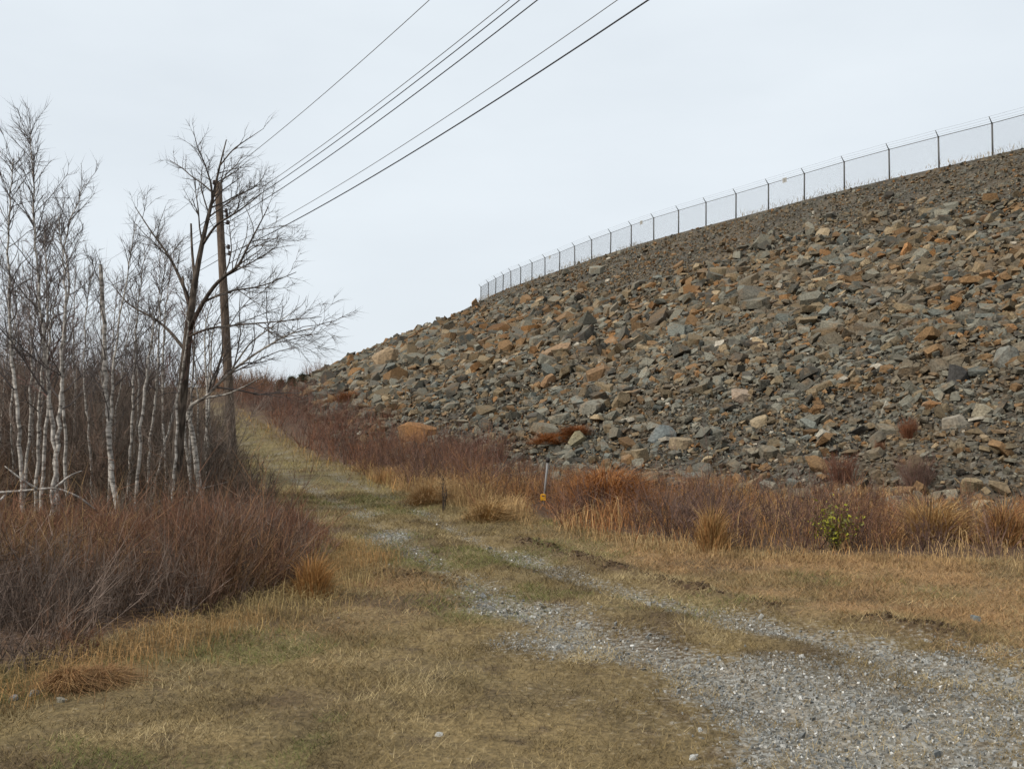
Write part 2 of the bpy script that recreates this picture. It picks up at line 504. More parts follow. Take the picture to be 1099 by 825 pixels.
mg, n, l, b = base_mat('dry_turf_and_gravel', 0.95)
att = n.new('ShaderNodeAttribute'); att.attribute_name = 'tint'
sep = n.new('ShaderNodeSeparateColor'); l.new(att.outputs['Color'], sep.inputs[0])
att2 = n.new('ShaderNodeAttribute'); att2.attribute_name = 'litter'
tcg = n.new('ShaderNodeTexCoord')
nA = noise_node(n, l, 1.1, 6, vec=tcg.outputs['Object'])
nB = noise_node(n, l, 26.0, 6, vec=tcg.outputs['Object'])
nC = noise_node(n, l, 5.0, 6, vec=tcg.outputs['Object'])
straw = mixn(n, l, (0.190, 0.136, 0.062), (0.128, 0.093, 0.045), ramp(n, l, nA.outputs['Fac'], .35, .65))
straw = mixn(n, l, straw, (0.085, 0.060, 0.034), ramp(n, l, nC.outputs['Fac'], .50, .75, 0, .8))
att3 = n.new('ShaderNodeAttribute'); att3.attribute_name = 'tawny'
straw = mixn(n, l, straw, (0.235, 0.140, 0.066), att3.outputs['Fac'])
straw = mixn(n, l, straw, (0.085, 0.058, 0.032), ramp(n, l, nC.outputs['Fac'], .56, .74, 0, .7))
c = mixn(n, l, straw, (0.135, 0.112, 0.045), sep.outputs[1])
c = mixn(n, l, c, (0.075, 0.048, 0.027), sep.outputs[2])
c = mixn(n, l, c, (0.085, 0.050, 0.030), att2.outputs['Fac'])
vor = n.new('ShaderNodeTexVoronoi'); vor.inputs['Scale'].default_value = 34.0
l.new(tcg.outputs['Object'], vor.inputs['Vector'])
sepv = n.new('ShaderNodeSeparateColor'); l.new(vor.outputs['Color'], sepv.inputs[0])
grav = mixn(n, l, (0.13, 0.122, 0.10), (0.27, 0.26, 0.235), sepv.outputs[0])
grav = mixn(n, l, grav, (0.19, 0.15, 0.10), ramp(n, l, nC.outputs['Fac'], .45, .7, 0, .7))
gf = n.new('ShaderNodeMath'); gf.operation = 'ADD'
l.new(sep.outputs[0], gf.inputs[0]); l.new(ramp(n, l, nB.outputs['Fac'], .3, .7, -.35, .35), gf.inputs[1])
c = mixn(n, l, c, grav, ramp(n, l, gf.outputs[0], .25, .75))
f = ramp(n, l, nB.outputs['Fac'], .3, .7, .62, 1.4)
sc = n.new('ShaderNodeVectorMath'); sc.operation = 'SCALE'
l.new(c, sc.inputs[0]); l.new(f, sc.inputs['Scale']); l.new(sc.outputs['Vector'], b.inputs['Base Color'])
bump(n, l, b, nB.outputs['Fac'], 0.8, 0.03)
M_GROUND = mg

cenx = fx[quads].mean(1); ceny = fy[quads].mean(1)
inroad = np.minimum(np.minimum(poly_dist(cenx, ceny, RUT_L), poly_dist(cenx, ceny, RUT_R)), poly_dist(cenx, ceny, 0.5 * (RUT_L[:16] + RUT_R))) < .62
inroad &= (ceny < 115) & (ceny > -6)
def sub_sheet(name, sel):
    q = quads[sel]; used, inv = np.unique(q, return_inverse=True)
    V = np.stack([fx, fy, fz], 1)[used]
    o = mesh_np(name, V, [inv.reshape(-1, 4)], M_GROUND, np.stack([gm, green, dirt], 1)[used], True)
    a = o.data.attributes.new('litter', 'FLOAT', 'POINT'); a.data.foreach_set('value', under[used].astype(np.float32))
    a = o.data.attributes.new('tawny', 'FLOAT', 'POINT'); a.data.foreach_set('value', tawny[used].astype(np.float32))
    return tag(o, kind='structure')
tag(sub_sheet('ground', ~inroad), 'dry straw coloured turf with green and bare patches')
tag(sub_sheet('gravel_track', inroad), 'rutted grey gravel track curving away between the brush')

def surf_z(x, y):
    """height of the ground sheet including fine relief"""
    x = np.asarray(x, float).ravel(); y = np.asarray(y, float).ravel()
    i = np.clip(np.searchsorted(gx, x) - 1, 0, nxg - 2); j = np.clip(np.searchsorted(gy, y) - 1, 0, nyg - 2)
    tx = (x - gx[i]) / (gx[i + 1] - gx[i]); ty = (y - gy[j]) / (gy[j + 1] - gy[j])
    Z = fz.reshape(nyg, nxg)
    return (Z[j, i] * (1 - tx) + Z[j, i + 1] * tx) * (1 - ty) + (Z[j + 1, i] * (1 - tx) + Z[j + 1, i + 1] * tx) * ty

# ------------------------------------------------------------------ embankment
N_T = len(CREST)
sdist = np.concatenate([[-40, -15, -5, -2, -.8, -.3], np.arange(0, 52, .55)])
EX = CREST[:, None, 0] + CREST_N[:, None, 0] * sdist[None]
EY = CREST[:, None, 1] + CREST_N[:, None, 1] * sdist[None]
ex, ey = EX.ravel(), EY.ravel()
ez = emb_z(ex, ey, np.tile(sdist, N_T))
ez = np.where(np.tile(sdist, N_T) < -10, CREST_Z - .6, ez)
ns_ = len(sdist)
ii = np.arange(N_T * ns_).reshape(N_T, ns_)
eq = np.stack([ii[:-1, :-1], ii[:-1, 1:], ii[1:, 1:], ii[1:, :-1]], 2).reshape(-1, 4)
me_, n, l, b = base_mat('fine_rubble', 0.95)
tcg = n.new('ShaderNodeTexCoord')
nA = noise_node(n, l, .35, 5, vec=tcg.outputs['Object']); nB = noise_node(n, l, 9.0, 8, vec=tcg.outputs['Object'])
vor = n.new('ShaderNodeTexVoronoi'); vor.inputs['Scale'].default_value = 6.0; l.new(tcg.outputs['Object'], vor.inputs['Vector'])
sepv = n.new('ShaderNodeSeparateColor'); l.new(vor.outputs['Color'], sepv.inputs[0])
c = mixn(n, l, (0.050, 0.042, 0.031), (0.088, 0.066, 0.042), ramp(n, l, nA.outputs['Fac'], .4, .6))  # rubble browns, darkened to paint in the shade of gaps between rocks
c = mixn(n, l, c, (0.14, 0.135, 0.115), ramp(n, l, sepv.outputs[0], .4, 1, 0, .6))
f = ramp(n, l, nB.outputs['Fac'], .3, .7, .5, 1.45)
sc = n.new('ShaderNodeVectorMath'); sc.operation = 'SCALE'
l.new(c, sc.inputs[0]); l.new(f, sc.inputs['Scale']); l.new(sc.outputs['Vector'], b.inputs['Base Color'])
bump(n, l, b, nB.outputs['Fac'], 1.0, .12)
EMB = mesh_np('embankment', np.stack([ex, ey, ez], 1), [eq], me_, None, True)
tag(EMB, 'steep embankment of broken grey and rust stained rock below the fence', None, None, 'structure')

# rock prototypes: angular slabs
def hull(rng, npts, flat, seed, sides=None):
    """broken slab: an irregular sheared polygon with uneven top and bottom, a few extra knocked corners"""
    rr = random.Random(seed)
    bm = bmesh.new()
    nsd = rr.choice((4, 5, 5, 6)) if npts < 3 else rr.choice((5, 6, 7))
    if sides: nsd = sides
    asp = rr.uniform(.5, .85)
    a0 = rr.uniform(0, 6.28)
    ang = [a0 + (i + rr.uniform(-.38, .38)) * 2 * math.pi / nsd for i in range(nsd)]
    shx, shy, tx, ty = rr.gauss(0, .25), rr.gauss(0, .2), rr.gauss(0, .22), rr.gauss(0, .22)
    pts = []
    for a in ang:
        r = rr.uniform(.72, 1.0); x, y = math.cos(a) * r, math.sin(a) * r * asp
        k = rr.uniform(.65, 1.0)
        zt = flat * (1 + tx * x + ty * y) * rr.uniform(.8, 1.0)
        pts.append((x * k + shx * flat, y * k + shy * flat, zt))
        k = rr.uniform(.7, 1.05)
        pts.append((x * k - shx * flat, y * k - shy * flat, -flat * rr.uniform(.7, 1.0)))
    for _ in range(npts):
        a = rr.uniform(0, 6.28); r = rr.uniform(.8, 1.02)
        pts.append((math.cos(a) * r, math.sin(a) * r * asp, flat * rr.uniform(-.6, .6)))
    for p in pts: bm.verts.new((p[0] * .5, p[1] * .5, p[2] * .5))
    r = bmesh.ops.convex_hull(bm, input=bm.verts)
    dead = [g for g in r['geom_interior'] + r['geom_unused'] if isinstance(g, bmesh.types.BMVert)]
    bmesh.ops.delete(bm, geom=[v for v in set(dead) if v.is_valid], context='VERTS')
    bmesh.ops.triangulate(bm, faces=bm.faces)
    bm.verts.index_update()
    V = np.array([v.co[:] for v in bm.verts]); Fc = np.array([[v.index for v in f.verts] for f in bm.faces])
    bm.free()
    return V, Fc
PRO_S = [hull(RNG, 0, random.uniform(.2, .5), 100 + k, 4) for k in range(26)]      # 12 tris
PRO_L = [hull(RNG, 1, random.uniform(.18, .42), 300 + k) for k in range(26)]     # about 26 tris
PRO_G = [hull(RNG, 0, random.uniform(.35, .7), 500 + k, 3) for k in range(14)]

PAL = np.array([[.130, .122, .094], [.160, .150, .116], [.092, .084, .066], [.155, .118, .070], [.172, .102, .048], [.190, .096, .036],
                [.25, .19, .115], [.40, .355, .28], [.118, .122, .104], [.062, .055, .044]])
def rock_colours(x, y, d):
    rusty = sstep(.38, .62, fbm(np.asarray(x) / 9, np.asarray(y) / 9, 77, 3)) * (1 - sstep(24, 36, d) * .85)
    out = np.empty((len(x), 3))
    for k in range(len(x)):
        r = rusty[k]
        p = np.array([.24, .16, .16, .15 + .06 * r, .06 + .12 * r, .02 + .07 * r, .05, .010, .12 * (1.2 - r), .06]); p /= p.sum()
        out[k] = PAL[RNG.choice(10, p=p)]
    return out * RNG.uniform(.52, 1.16, (len(x), 1))

def rand_rot(nrm, yaw, tilt_sd):
    """rotation matrices: z axis near nrm"""
    n_ = len(yaw)
    z = nrm + RNG.normal(0, tilt_sd, (n_, 3)); z /= np.linalg.norm(z, axis=1, keepdims=True)
    ref = np.stack([np.cos(yaw), np.sin(yaw), 0 * yaw], 1)
    xx = ref - z * (ref * z).sum(1, keepdims=True); xx /= np.linalg.norm(xx, axis=1, keepdims=True)
    yy = np.cross(z, xx)
    return np.stack([xx, yy, z], 2)

def emb_normal(x, y):
    e = .4
    d0 = emb_z(x, y); dx = emb_z(x + e, y) - d0; dy = emb_z(x, y + e) - d0
    n_ = np.stack([-dx / e, -dy / e, np.ones_like(dx)], 1)
    return d0, n_ / np.linalg.norm(n_, axis=1, keepdims=True)

def rock_sites(n_try, ylo, yhi, dens):
    """random plan sites on the face of the embankment; dens(x,y,d,range)->0..1"""
    # uniform over the arc strip: pick crest sample and distance down
    k = RNG.integers(40, N_T - 60, n_try); s = RNG.uniform(.2, 44, n_try)
    x = CREST[k, 0] + CREST_N[k, 0] * s + RNG.normal(0, .5, n_try); y = CREST[k, 1] + CREST_N[k, 1] * s + RNG.normal(0, .5, n_try)
    ok = (y > ylo) & (y < yhi) & (x / np.maximum(y, 1) < .90) & (x / np.maximum(y, 1) > -.45)
    x, y = x[ok], y[ok]
    d = crest_dist(x, y); rg = np.hypot(x, y)
    z = emb_z(x, y, d)
    lens = np.where((x / y < .56) & (x / y > -.30), 1.0, .16)      # thinner outside the picture
    dens_ = dens
    dens = lambda a, b, c, e: dens_(a, b, c, e) * lens
    ok = (d > .2) & (z > ground_z(x, y) - np.where(y < 32, 1.5, .4)) & (RNG.random(len(x)) < dens(x, y, d, rg))
    return x[ok], y[ok], d[ok], rg[ok]

def pile_rocks(pile, protos, x, y, d, size, tilt=.28, lift=.12):
    z, nr = emb_normal(x, y)
    z = np.maximum(z, ground_z(x, y) - .02)
    # slabs tend to dip along the face
    yaw = RNG.normal(math.atan2(_t[150][1], _t[150][0]), .7, len(x)) + math.pi * RNG.integers(0, 2, len(x))
    R = rand_rot(nr, yaw, tilt)
    col = rock_colours(x, y, d)
    pos = np.stack([x, y, z], 1) + nr * (size * lift)[:, None]
    sc3 = size[:, None] * np.stack([RNG.uniform(.8, 1.25, len(x)), RNG.uniform(.7, 1.2, len(x)), RNG.uniform(.7, 1.3, len(x))], 1)
    pk = RNG.integers(0, len(protos), len(x))
    for k, (PV, PF) in enumerate(protos):
        m_ = pk == k; c_ = int(m_.sum())
        if not c_: continue
        V = np.einsum('nij,nvj->nvi', R[m_], PV[None] * sc3[m_][:, None, :]) + pos[m_][:, None, :]
        Fx = (PF[None] + (np.arange(c_) * len(PV))[:, None, None]).reshape(-1, 3)
        pile.add(V.reshape(-1, 3), Fx, np.repeat(col[m_], len(PV), 0))

def coarse(d, x, y):
    """0 fine gravel .. 1 coarse blocks, as the photo shows: fine band under the crest, coarse middle, smaller towards the toe"""
    top = sstep(6, 19, d + 5 * (fbm(x / 8, y / 8, 91, 3) - .5) + 4 * sstep(24, 36, x) * 1.0 - 2.5 * sstep(2, 9, x) * sstep(20, 9, x))
    toe = 1 - .65 * sstep(25, 36, d + 6 * (fbm(x / 6, y / 6, 92, 3) - .5))
    return top * toe

RK = Pile()
# blocks
x, y, d, rg = rock_sites(112000, 12, 175, lambda x, y, d, r: (.012 + .88 * coarse(d, x, y)) * sstep(1.5, 5, d) + 0 * coarse(d, x, y) * sstep(.35, .7, fbm(x / 5, y / 5, 95, 3) + .12))
size = RNG.lognormal(math.log(.50), .38, len(x)) * (rg / 45) ** .55
pile_rocks(RK, PRO_L, x, y, d, np.clip(size * (1 + .30 * np.exp(-((d - 24) / 8) ** 2) * sstep(40, 60, y)), .25, 2.2), .34, .20)
nblk = len(x)
# medium stones
x, y, d, rg = rock_sites(390000, 14, 120, lambda x, y, d, r: np.clip((60 / r) ** 1.2, 0, 1) * (.35 + .45 * coarse(d, x, y)))
size = RNG.lognormal(math.log(.34), .36, len(x)) * (.42 + .58 * coarse(d, x, y)) * (rg / 45) ** .5
pile_rocks(RK, PRO_S, x, y, d, size, .40, .24)
nmed = len(x)
# small stones
x, y, d, rg = rock_sites(440000, 13, 95, lambda x, y, d, r: np.clip((34 / r) ** 1.8, 0, 1) * .95)
size = RNG.lognormal(math.log(.135), .35, len(x)) * (rg / 35) ** .6
pile_rocks(RK, PRO_G, x, y, d, size, .4, .22)
nsm = len(x)
print('rocks', nblk, nmed, nsm, 'verts', RK.n)
rr_ = RK.build('loose_rock', M_ROCK, EMB)
tag(rr_, None, None, None, 'stuff')

# the largest single blocks: parts of the embankment, sharing prototype meshes
big_meshes = []
for k in range(14):
    V, Fc = hull(RNG, 12, random.Random(900 + k).uniform(.2, .45), 900 + k)
    me = bpy.data.meshes.new('rock'); me.from_pydata(V.tolist(), [], Fc.tolist()); me.materials.append(M_ROCK_OBJ)
    big_meshes.append(me)
x, y, d, rg = rock_sites(9000, 16, 165, lambda x, y, d, r: coarse(d, x, y) * np.clip((r / 70), .15, 1) ** .3)
px_u = 550 + x / y * 1050
ok = (px_u > 300) & (px_u < 1130) & (d > 5)
x, y, d, rg = x[ok], y[ok], d[ok], rg[ok]
# keep apart from each other
keep = []
for k in range(len(x)):
    if all(math.hypot(x[k] - x[j], y[k] - y[j]) > .03 * rg[k] for j in keep): keep.append(k)
    if len(keep) >= 285: break
x, y, d, rg = x[keep], y[keep], d[keep], rg[keep]
z, nr = emb_normal(x, y)
yaw = RNG.normal(math.atan2(_t[150][1], _t[150][0]), .6, len(x)) + math.pi * RNG.integers(0, 2, len(x))
R = rand_rot(nr, yaw, .25); cols = rock_colours(x, y, d)
size = RNG.lognormal(math.log(.82), .14, len(x)) * (rg / 45) ** .6
for k in range(len(x)):
    o = bpy.data.objects.new('rock', big_meshes[k % 14])
    sc3 = Vector((size[k] * RNG.uniform(.8, 1.3), size[k] * RNG.uniform(.8, 1.2), size[k] * RNG.uniform(.8, 1.2)))
    pos = np.array([x[k], y[k], z[k]]) + nr[k] * size[k] * .15
    o.matrix_world = Matrix.Translation(pos.tolist()) @ Matrix(R[k].tolist()).to_4x4() @ Matrix.Diagonal(sc3).to_4x4()
    o.color = (*cols[k], 1)
    link(o, EMB)

# landmark boulders that the photograph singles out
def ray_slope(u, v):
    ys = np.linspace(12, 175, 1500)
    p = np.array([P(u, v, yy) for yy in ys])
    h = np.maximum(emb_z(p[:, 0], p[:, 1]), ground_z(p[:, 0], p[:, 1]))
    hit = np.nonzero(p[:, 2] <= h)[0]
    return p[hit[0]] if len(hit) else p[-1]
def detailed_rock(name, seed, flat, pos, size, rotz, tilt, col, label, group=None, material=None):
    rr = random.Random(seed)
    bm = bmesh.new()
    V, Fc = hull(None, 6, flat, seed)
    vs = [bm.verts.new(p) for p in V]
    for f_ in Fc: bm.faces.new([vs[i] for i in f_])
    bmesh.ops.subdivide_edges(bm, edges=bm.edges, cuts=2, use_grid_fill=True)
    for v in bm.verts:
        q = v.co * 5
        v.co *= 1 + .10 * (float(fbm(np.array([q.x + q.z * 1.3 + seed]), np.array([q.y - q.z + seed]), 5, 3)[0]) - .5)
    me = bpy.data.meshes.new(name); bm.to_mesh(me); bm.free()
    me.materials.append(material or M_ROCK_OBJ)
    o = bpy.data.objects.new(name, me)
    o.matrix_world = Matrix.Translation([float(q) for q in pos]) @ Matrix.Rotation(rotz, 4, 'Z') @ Matrix.Rotation(tilt[0], 4, 'X') @ Matrix.Rotation(tilt[1], 4, 'Y') @ Matrix.Diagonal(Vector(size)).to_4x4()
    o.color = (*col, 1)
    link(o)
    return tag(o, label, 'boulder' if 'boulder' in name else 'stone', group)
GREY, RUST, TAN, PALE, ORNG, BLUE = (.15, .14, .11), (.18, .105, .052), (.23, .175, .11), (.29, .265, .21), (.21, .105, .042), (.125, .135, .128)
marks = [  # u, v, width px, height px, flat, colour, yaw, tilt, label
    (382, 399, 13, 12, .8, (.24, .19, .14), .3, (.1, .2), 'rounded tan boulder perched alone on the low far skyline'),
    (413, 383, 30, 18, .55, (.25, .18, .11), .2, (.1, -.5), 'tilted brown slab boulder jutting up on the far skyline'),
    (450, 470, 46, 16, .5, ORNG, .1, (.2, .05), 'orange stained boulder low at the toe behind dark shrubs'),
    (620, 474, 22, 22, .8, (.21, .18, .11), .5, (.2, .9), 'upright mossy tan slab boulder standing on edge at the toe'),
    (712, 473, 32, 22, .6, BLUE, .4, (.3, .2), 'blue grey boulder beside a tan one near the slope foot'),
    (731, 480, 30, 16, .5, TAN, -.2, (.3, .1), 'tan broken boulder beside a blue grey one near the slope foot'),
    (643, 408, 36, 20, .55, RUST, .5, (.3, -.4), 'long rust brown block tilted upward in the middle of the slope'),
    (600, 385, 40, 14, .35, (.22, .14, .08), .4, (.3, -.35), 'brown flat slab lying mid slope above the blocks'),
    (975, 273, 22, 17, .7, (.30, .15, .06), .6, (.3, .1), 'orange brown block high on the slope beneath the fence'),
    (1043, 525, 30, 18, .6, (.24, .185, .11), .1, (.2, .05), 'tan squared boulder at the toe above tall straw grass'),
    (1083, 392, 34, 26, .6, (.17, .178, .16), .2, (.3, .2), 'large pale grey green boulder at the slope edge of the picture'),
    (1027, 408, 32, 22, .7, (.045, .042, .038), .1, (.3, .1), 'dark blackish boulder on the slope'),  # near-black base colour over the whole boulder
    (791, 379, 17, 14, .5, (.28, .215, .14), .3, (.4, .2), 'pale tan square stone lying flat mid slope'),
    (798, 427, 26, 12, .4, (.27, .205, .15), .2, (.3, .05), 'pinkish pale slab low in the middle of the slope'),
    (1057, 445, 32, 15, .5, (.26, .225, .16), .1, (.3, .1), 'cream coloured wedge boulder among grey stones on the slope'),
    (952, 440, 17, 13, .5, PALE, .4, (.3, .3), 'whitish stone beside an orange block on the slope'),
    (1000, 438, 26, 12, .4, ORNG, .1, (.3, .1), 'orange rust slab beside a whitish stone on the slope'),
    (638, 440, 34, 14, .45, GREY, .5, (.3, -.3), 'grey pointed slab just above the upright mossy boulder'),
    (590, 411, 22, 16, .6, (.25, .15, .08), .6, (.3, .4), 'brown angular boulder left of the long rust block'),
]
for k, (u, v, w, h, flat, colr, yaw_, tilt_, lab) in enumerate(marks):
    p = ray_slope(u, v + (3 if v > 400 else 1))
    s = w * p[1] / F_PX
    if k < 2: p = ray_slope(u, v + h * .75) if True else p
    nrm_up = .22 * s
    detailed_rock('boulder', 1200 + k, flat * 1.0, (p[0], p[1], p[2] + nrm_up * (1.3 if k < 2 else .7)), (s * 1.05, s, max(s, h * p[1] / F_PX / flat * 1.1)), yaw_, tilt_, colr, lab)

# ------------------------------------------------------------------ fence on the crest
FEN = empty('chain_link_fence', (post_xy[11][0], post_xy[11][1], CREST_Z))
tag(FEN, 'tall chain link fence with barbed wire arms along the embankment crest', 'fence')
f0 = np.array(FEN.location)
def emb_top(x, y): return CREST_Z
nf = 23
ext = [post_xy[0] + first * 3.4 * k for k in range(3, 0, -1)]
fpts = np.concatenate([ext, post_xy])
crn = np.array([CREST_N[((CREST - q) ** 2).sum(1).argmin()] for q in fpts])
fpts = fpts - crn * .25
HF = 2.05
tips = []
for k, q in enumerate(fpts):
    jig = random.gauss(0, .03)
    base = np.array([q[0], q[1], CREST_Z - .3]); top = np.array([q[0] + jig, q[1] + jig, CREST_Z + HF])
    V, Fs, T = tube([base - f0, top - f0], [.06, .055], 8)
    po = mesh_np('post', V, Fs, M_GALV, T, True, FEN)
    arm_tip = top + np.array([crn[k][0] * .32, crn[k][1] * .32, .36])
    V, Fs, T = tube([top - f0 - [0, 0, .03], arm_tip - f0], [.036, .026], 6)
    mesh_np('barbed_wire_arm', V, Fs, M_GALV, T, True, po)
    V, Fs, T = tube([top - f0 - [0, 0, .04], top - f0 + [0, 0, .05]], [.06, .045], 8)
    mesh_np('post_cap', V, Fs, M_GALV, T, True, po)
    tips.append((top, arm_tip))
V, Fs, T = tube([t[0] - f0 for t in tips], [.022] * len(tips), 6)
mesh_np('top_rail', V, Fs, M_GALV, T, True, FEN)
for frac in (.3, .65, 1.0):
    pl = Pile()
    seq = []
    for k in range(len(tips)):
        a = tips[k][0] + (tips[k][1] - tips[k][0]) * frac
        if k: m_ = (seq[-1] + a) / 2 - np.array([0, 0, .02]); seq.append(m_)
        seq.append(a)
    seq = np.array(seq) - f0
    pl.add(*frusta(seq[:-1], seq[1:], .006, .006, (.3, .3, .3)))
    pl.build('barbed_wire', M_GALV, FEN)
for k in range(len(fpts) - 1):
    a, b2 = fpts[k], fpts[k + 1]
    L = np.linalg.norm(b2 - a); dr_ = (b2 - a) / L
    hgt = HF - .05
    st = .075
    c0 = np.arange(-hgt, L, st)
    pls = Pile()
    for sg in (1, -1):
        s0 = np.clip(c0, 0, L); s1 = np.clip(c0 + hgt, 0, L)
        z0 = s0 - c0; z1 = s1 - c0
        ok = s1 - s0 > .02
        if sg == -1: z0, z1 = hgt - z0, hgt - z1
        pa = np.stack([a[0] + dr_[0] * s0, a[1] + dr_[1] * s0, CREST_Z + .02 + z0], 1)[ok]
        pb = np.stack([a[0] + dr_[0] * s1, a[1] + dr_[1] * s1, CREST_Z + .02 + z1], 1)[ok]
        off = np.append(crn[k] * .055 + crn[k] * .004 * sg, 0)
        pls.add(*frusta(pa - f0 + off, pb - f0 + off, .0024, .0024, (.3, .3, .3)))
    pls.build('chain_link_panel', M_GALV, FEN)
for (u, v, k, lab) in ((845.5, 193.5, 0, 'small pale square notice wired to the fence nearest the camera'),
                       (690.5, 239, 1, 'small faded notice on the fence near its middle stretch'),
                       (591.5, 276, 2, 'tiny grey notice on the far curving end of the fence')):
    j = min(range(len(fpts) - 1), key=lambda q: abs((550 + (fpts[q][0] + fpts[q + 1][0]) / (fpts[q][1] + fpts[q + 1][1]) * 1050) - u))
    k0, k1 = fpts[j], fpts[j + 1]
    best = min(np.linspace(0, 1, 60), key=lambda t: abs(550 + (k0[0] + (k1[0] - k0[0]) * t) / (k0[1] + (k1[1] - k0[1]) * t) * 1050 - u))
    q = k0 + (k1 - k0) * best + crn[j] * .085
    zz = P(u, v, q[1])[2]
    e = empty('fence_sign', (q[0], q[1], zz)); tag(e, lab, 'sign')
    tx = np.append((k1 - k0) / np.linalg.norm(k1 - k0), 0); nz_ = np.append(crn[j], 0)
    R3 = np.stack([tx, nz_, [0, 0, 1]], 1)
    V, Fs, T = boxg((0, 0, 0), (.42, .012, .36), R3); mesh_np('panel', V, Fs, M_SIGN, T, False, e)
    pl = Pile()
    for (zx, w_) in ((.09, .26), (.03, .20), (-.04, .24), (-.10, .14)):
        V, Fs, T = boxg(R3 @ np.array([0, .009, zx]), (w_, .004, .022), R3); pl.add(V, Fs, T)
    pl.build('printed_line', M_INK, e)

# ------------------------------------------------------------------ utility pole and wires
pb = P(250, 512, 31.0); pb[2] = float(ground_z(pb[0], pb[1]))
pt = P(234, 196, 31.0)
POLE = empty('utility_pole', pb); tag(POLE, 'brown wooden utility pole leaning slightly beside the dark bare tree', 'utility pole')
nn = 14
pp = np.array([pb + (pt - pb) * k / (nn - 1) for k in range(nn)]) - pb
pp[0][2] -= .4
V, Fs, T = tube(pp, np.linspace(.158, .112, nn), 14)
mesh_np('shaft', V, Fs, M_POLEWOOD, T, True, POLE)
def insul(pos, side, name='insulator'):
    pos = np.array(pos)
    V, Fs, T = tube([pos - pb, pos + np.array(side) * .16 - pb], [.018, .018], 6)
    br = mesh_np('bracket', V, Fs, M_DARK, T, True, POLE)
    c_ = pos + np.array(side) * .16 - pb
    V, Fs, T = tube([c_ + [0, 0, z] for z in (-.07, -.05, -.02, 0, .02, .05, .08)], [.03, .065, .04, .065, .04, .06, .02], 10)
    mesh_np(name, V, Fs, M_CERAMIC, T, True, br)
    return c_ + pb
def pole_at(v): return pb + (pt - pb) * ((512 - v) / (512 - 196))
wire_dir = np.array([.547, -.837])
at = {'top': insul(pole_at(200) + [-.12, -.02, .02], (0, 0, .6)),
      'a': insul(pole_at(228) + [.1, -.06, 0], (.9, -.3, 0)), 'b': insul(pole_at(233) + [.11, -.06, 0], (.95, -.3, 0)), 'c': insul(pole_at(241) + [.12, -.06, 0], (.95, -.3, 0)),
      'd': insul(pole_at(268) + [.13, -.06, 0], (.8, -.3, 0)), 'e': insul(pole_at(275) + [.13, -.06, 0], (.95, -.3, 0))}
V, Fs, T = tube([pole_at(330) - pb + [.12, -.1, 0], pole_at(335) - pb + [.13, -.15, 0]], [.03, .03], 6); mesh_np('bolt', V, Fs, M_DARK, T, True, POLE)
for key, u0, r_, mat_, lab in (('top', 461, .0085, M_WIRE2, 'thin uppermost wire running from the pole top'),
                               ('a', 547, .0085, M_WIRE2, 'upper wire of the close set of three'),
                               ('b', 558, .0105, M_WIRE, 'middle wire of the close set of three'),
                               ('c', 577, .0115, M_WIRE, 'lower heavier wire of the close set of three'),
                               ('d', 663, .0075, M_WIRE2, 'faint thin wire just above the lowest cable'),
                               ('e', 696, .0135, M_WIRE, 'lowest and thickest dark cable from the pole')):
    S = at[key]; kk = (u0 - 549.5) / F_PX / (math.cos(PITCH) - (412.5 / F_PX) * math.sin(PITCH))
    s = (kk * S[1] - S[0]) / (wire_dir[0] - kk * wire_dir[1])
    yy = S[1] + wire_dir[1] * s
    zt = P(u0, 0, yy)[2]
    bq = .0022
    aq = (zt - S[2] - bq * s * s) / s
    ss = np.linspace(0, 44, 34)
    pts = np.stack([S[0] + wire_dir[0] * ss, S[1] + wire_dir[1] * ss, S[2] + aq * ss + bq * ss ** 2], 1)
    # the same wire also runs on to the next pole beyond the trees
    s2 = np.linspace(-38, 0, 14)[:-1]
    back = np.stack([S[0] + wire_dir[0] * s2, S[1] + wire_dir[1] * s2, S[2] + .04 * s2 + .0016 * s2 ** 2], 1)
    pts = np.concatenate([back, pts])
    V, Fs, T = tube(pts - S, [r_ * .7] * len(back) + [r_] * (len(pts) - len(back)), 5)
    o = mesh_np('power_line', V, Fs, mat_, T, True); o.location = Vector(S.tolist())
    tag(o, lab, 'wire', 'overhead wires on the utility pole')
for k, (va, vb) in enumerate(((362, 388), (368, 392), (379, 402))):     # faint transmission wires far beyond the embankment
    a, b2 = P(250, va - 8, 330), P(470, vb + 6, 420)
    tt = np.linspace(0, 1, 16)[:, None]
    pts = a + (b2 - a) * tt - np.array([0, 0, 1.0]) * (4 * tt * (1 - tt)) * 1.2
    V, Fs, T = tube(pts - a, [.028] * 16, 4)
    o = mesh_np('distant_power_line', V, Fs, M_WIRE2, T, True); o.location = Vector(a.tolist())
    tag(o, ('upper', 'middle', 'lowest')[k] + ' faint distant wire low above the far skyline', 'wire', 'distant wires beyond the embankment')

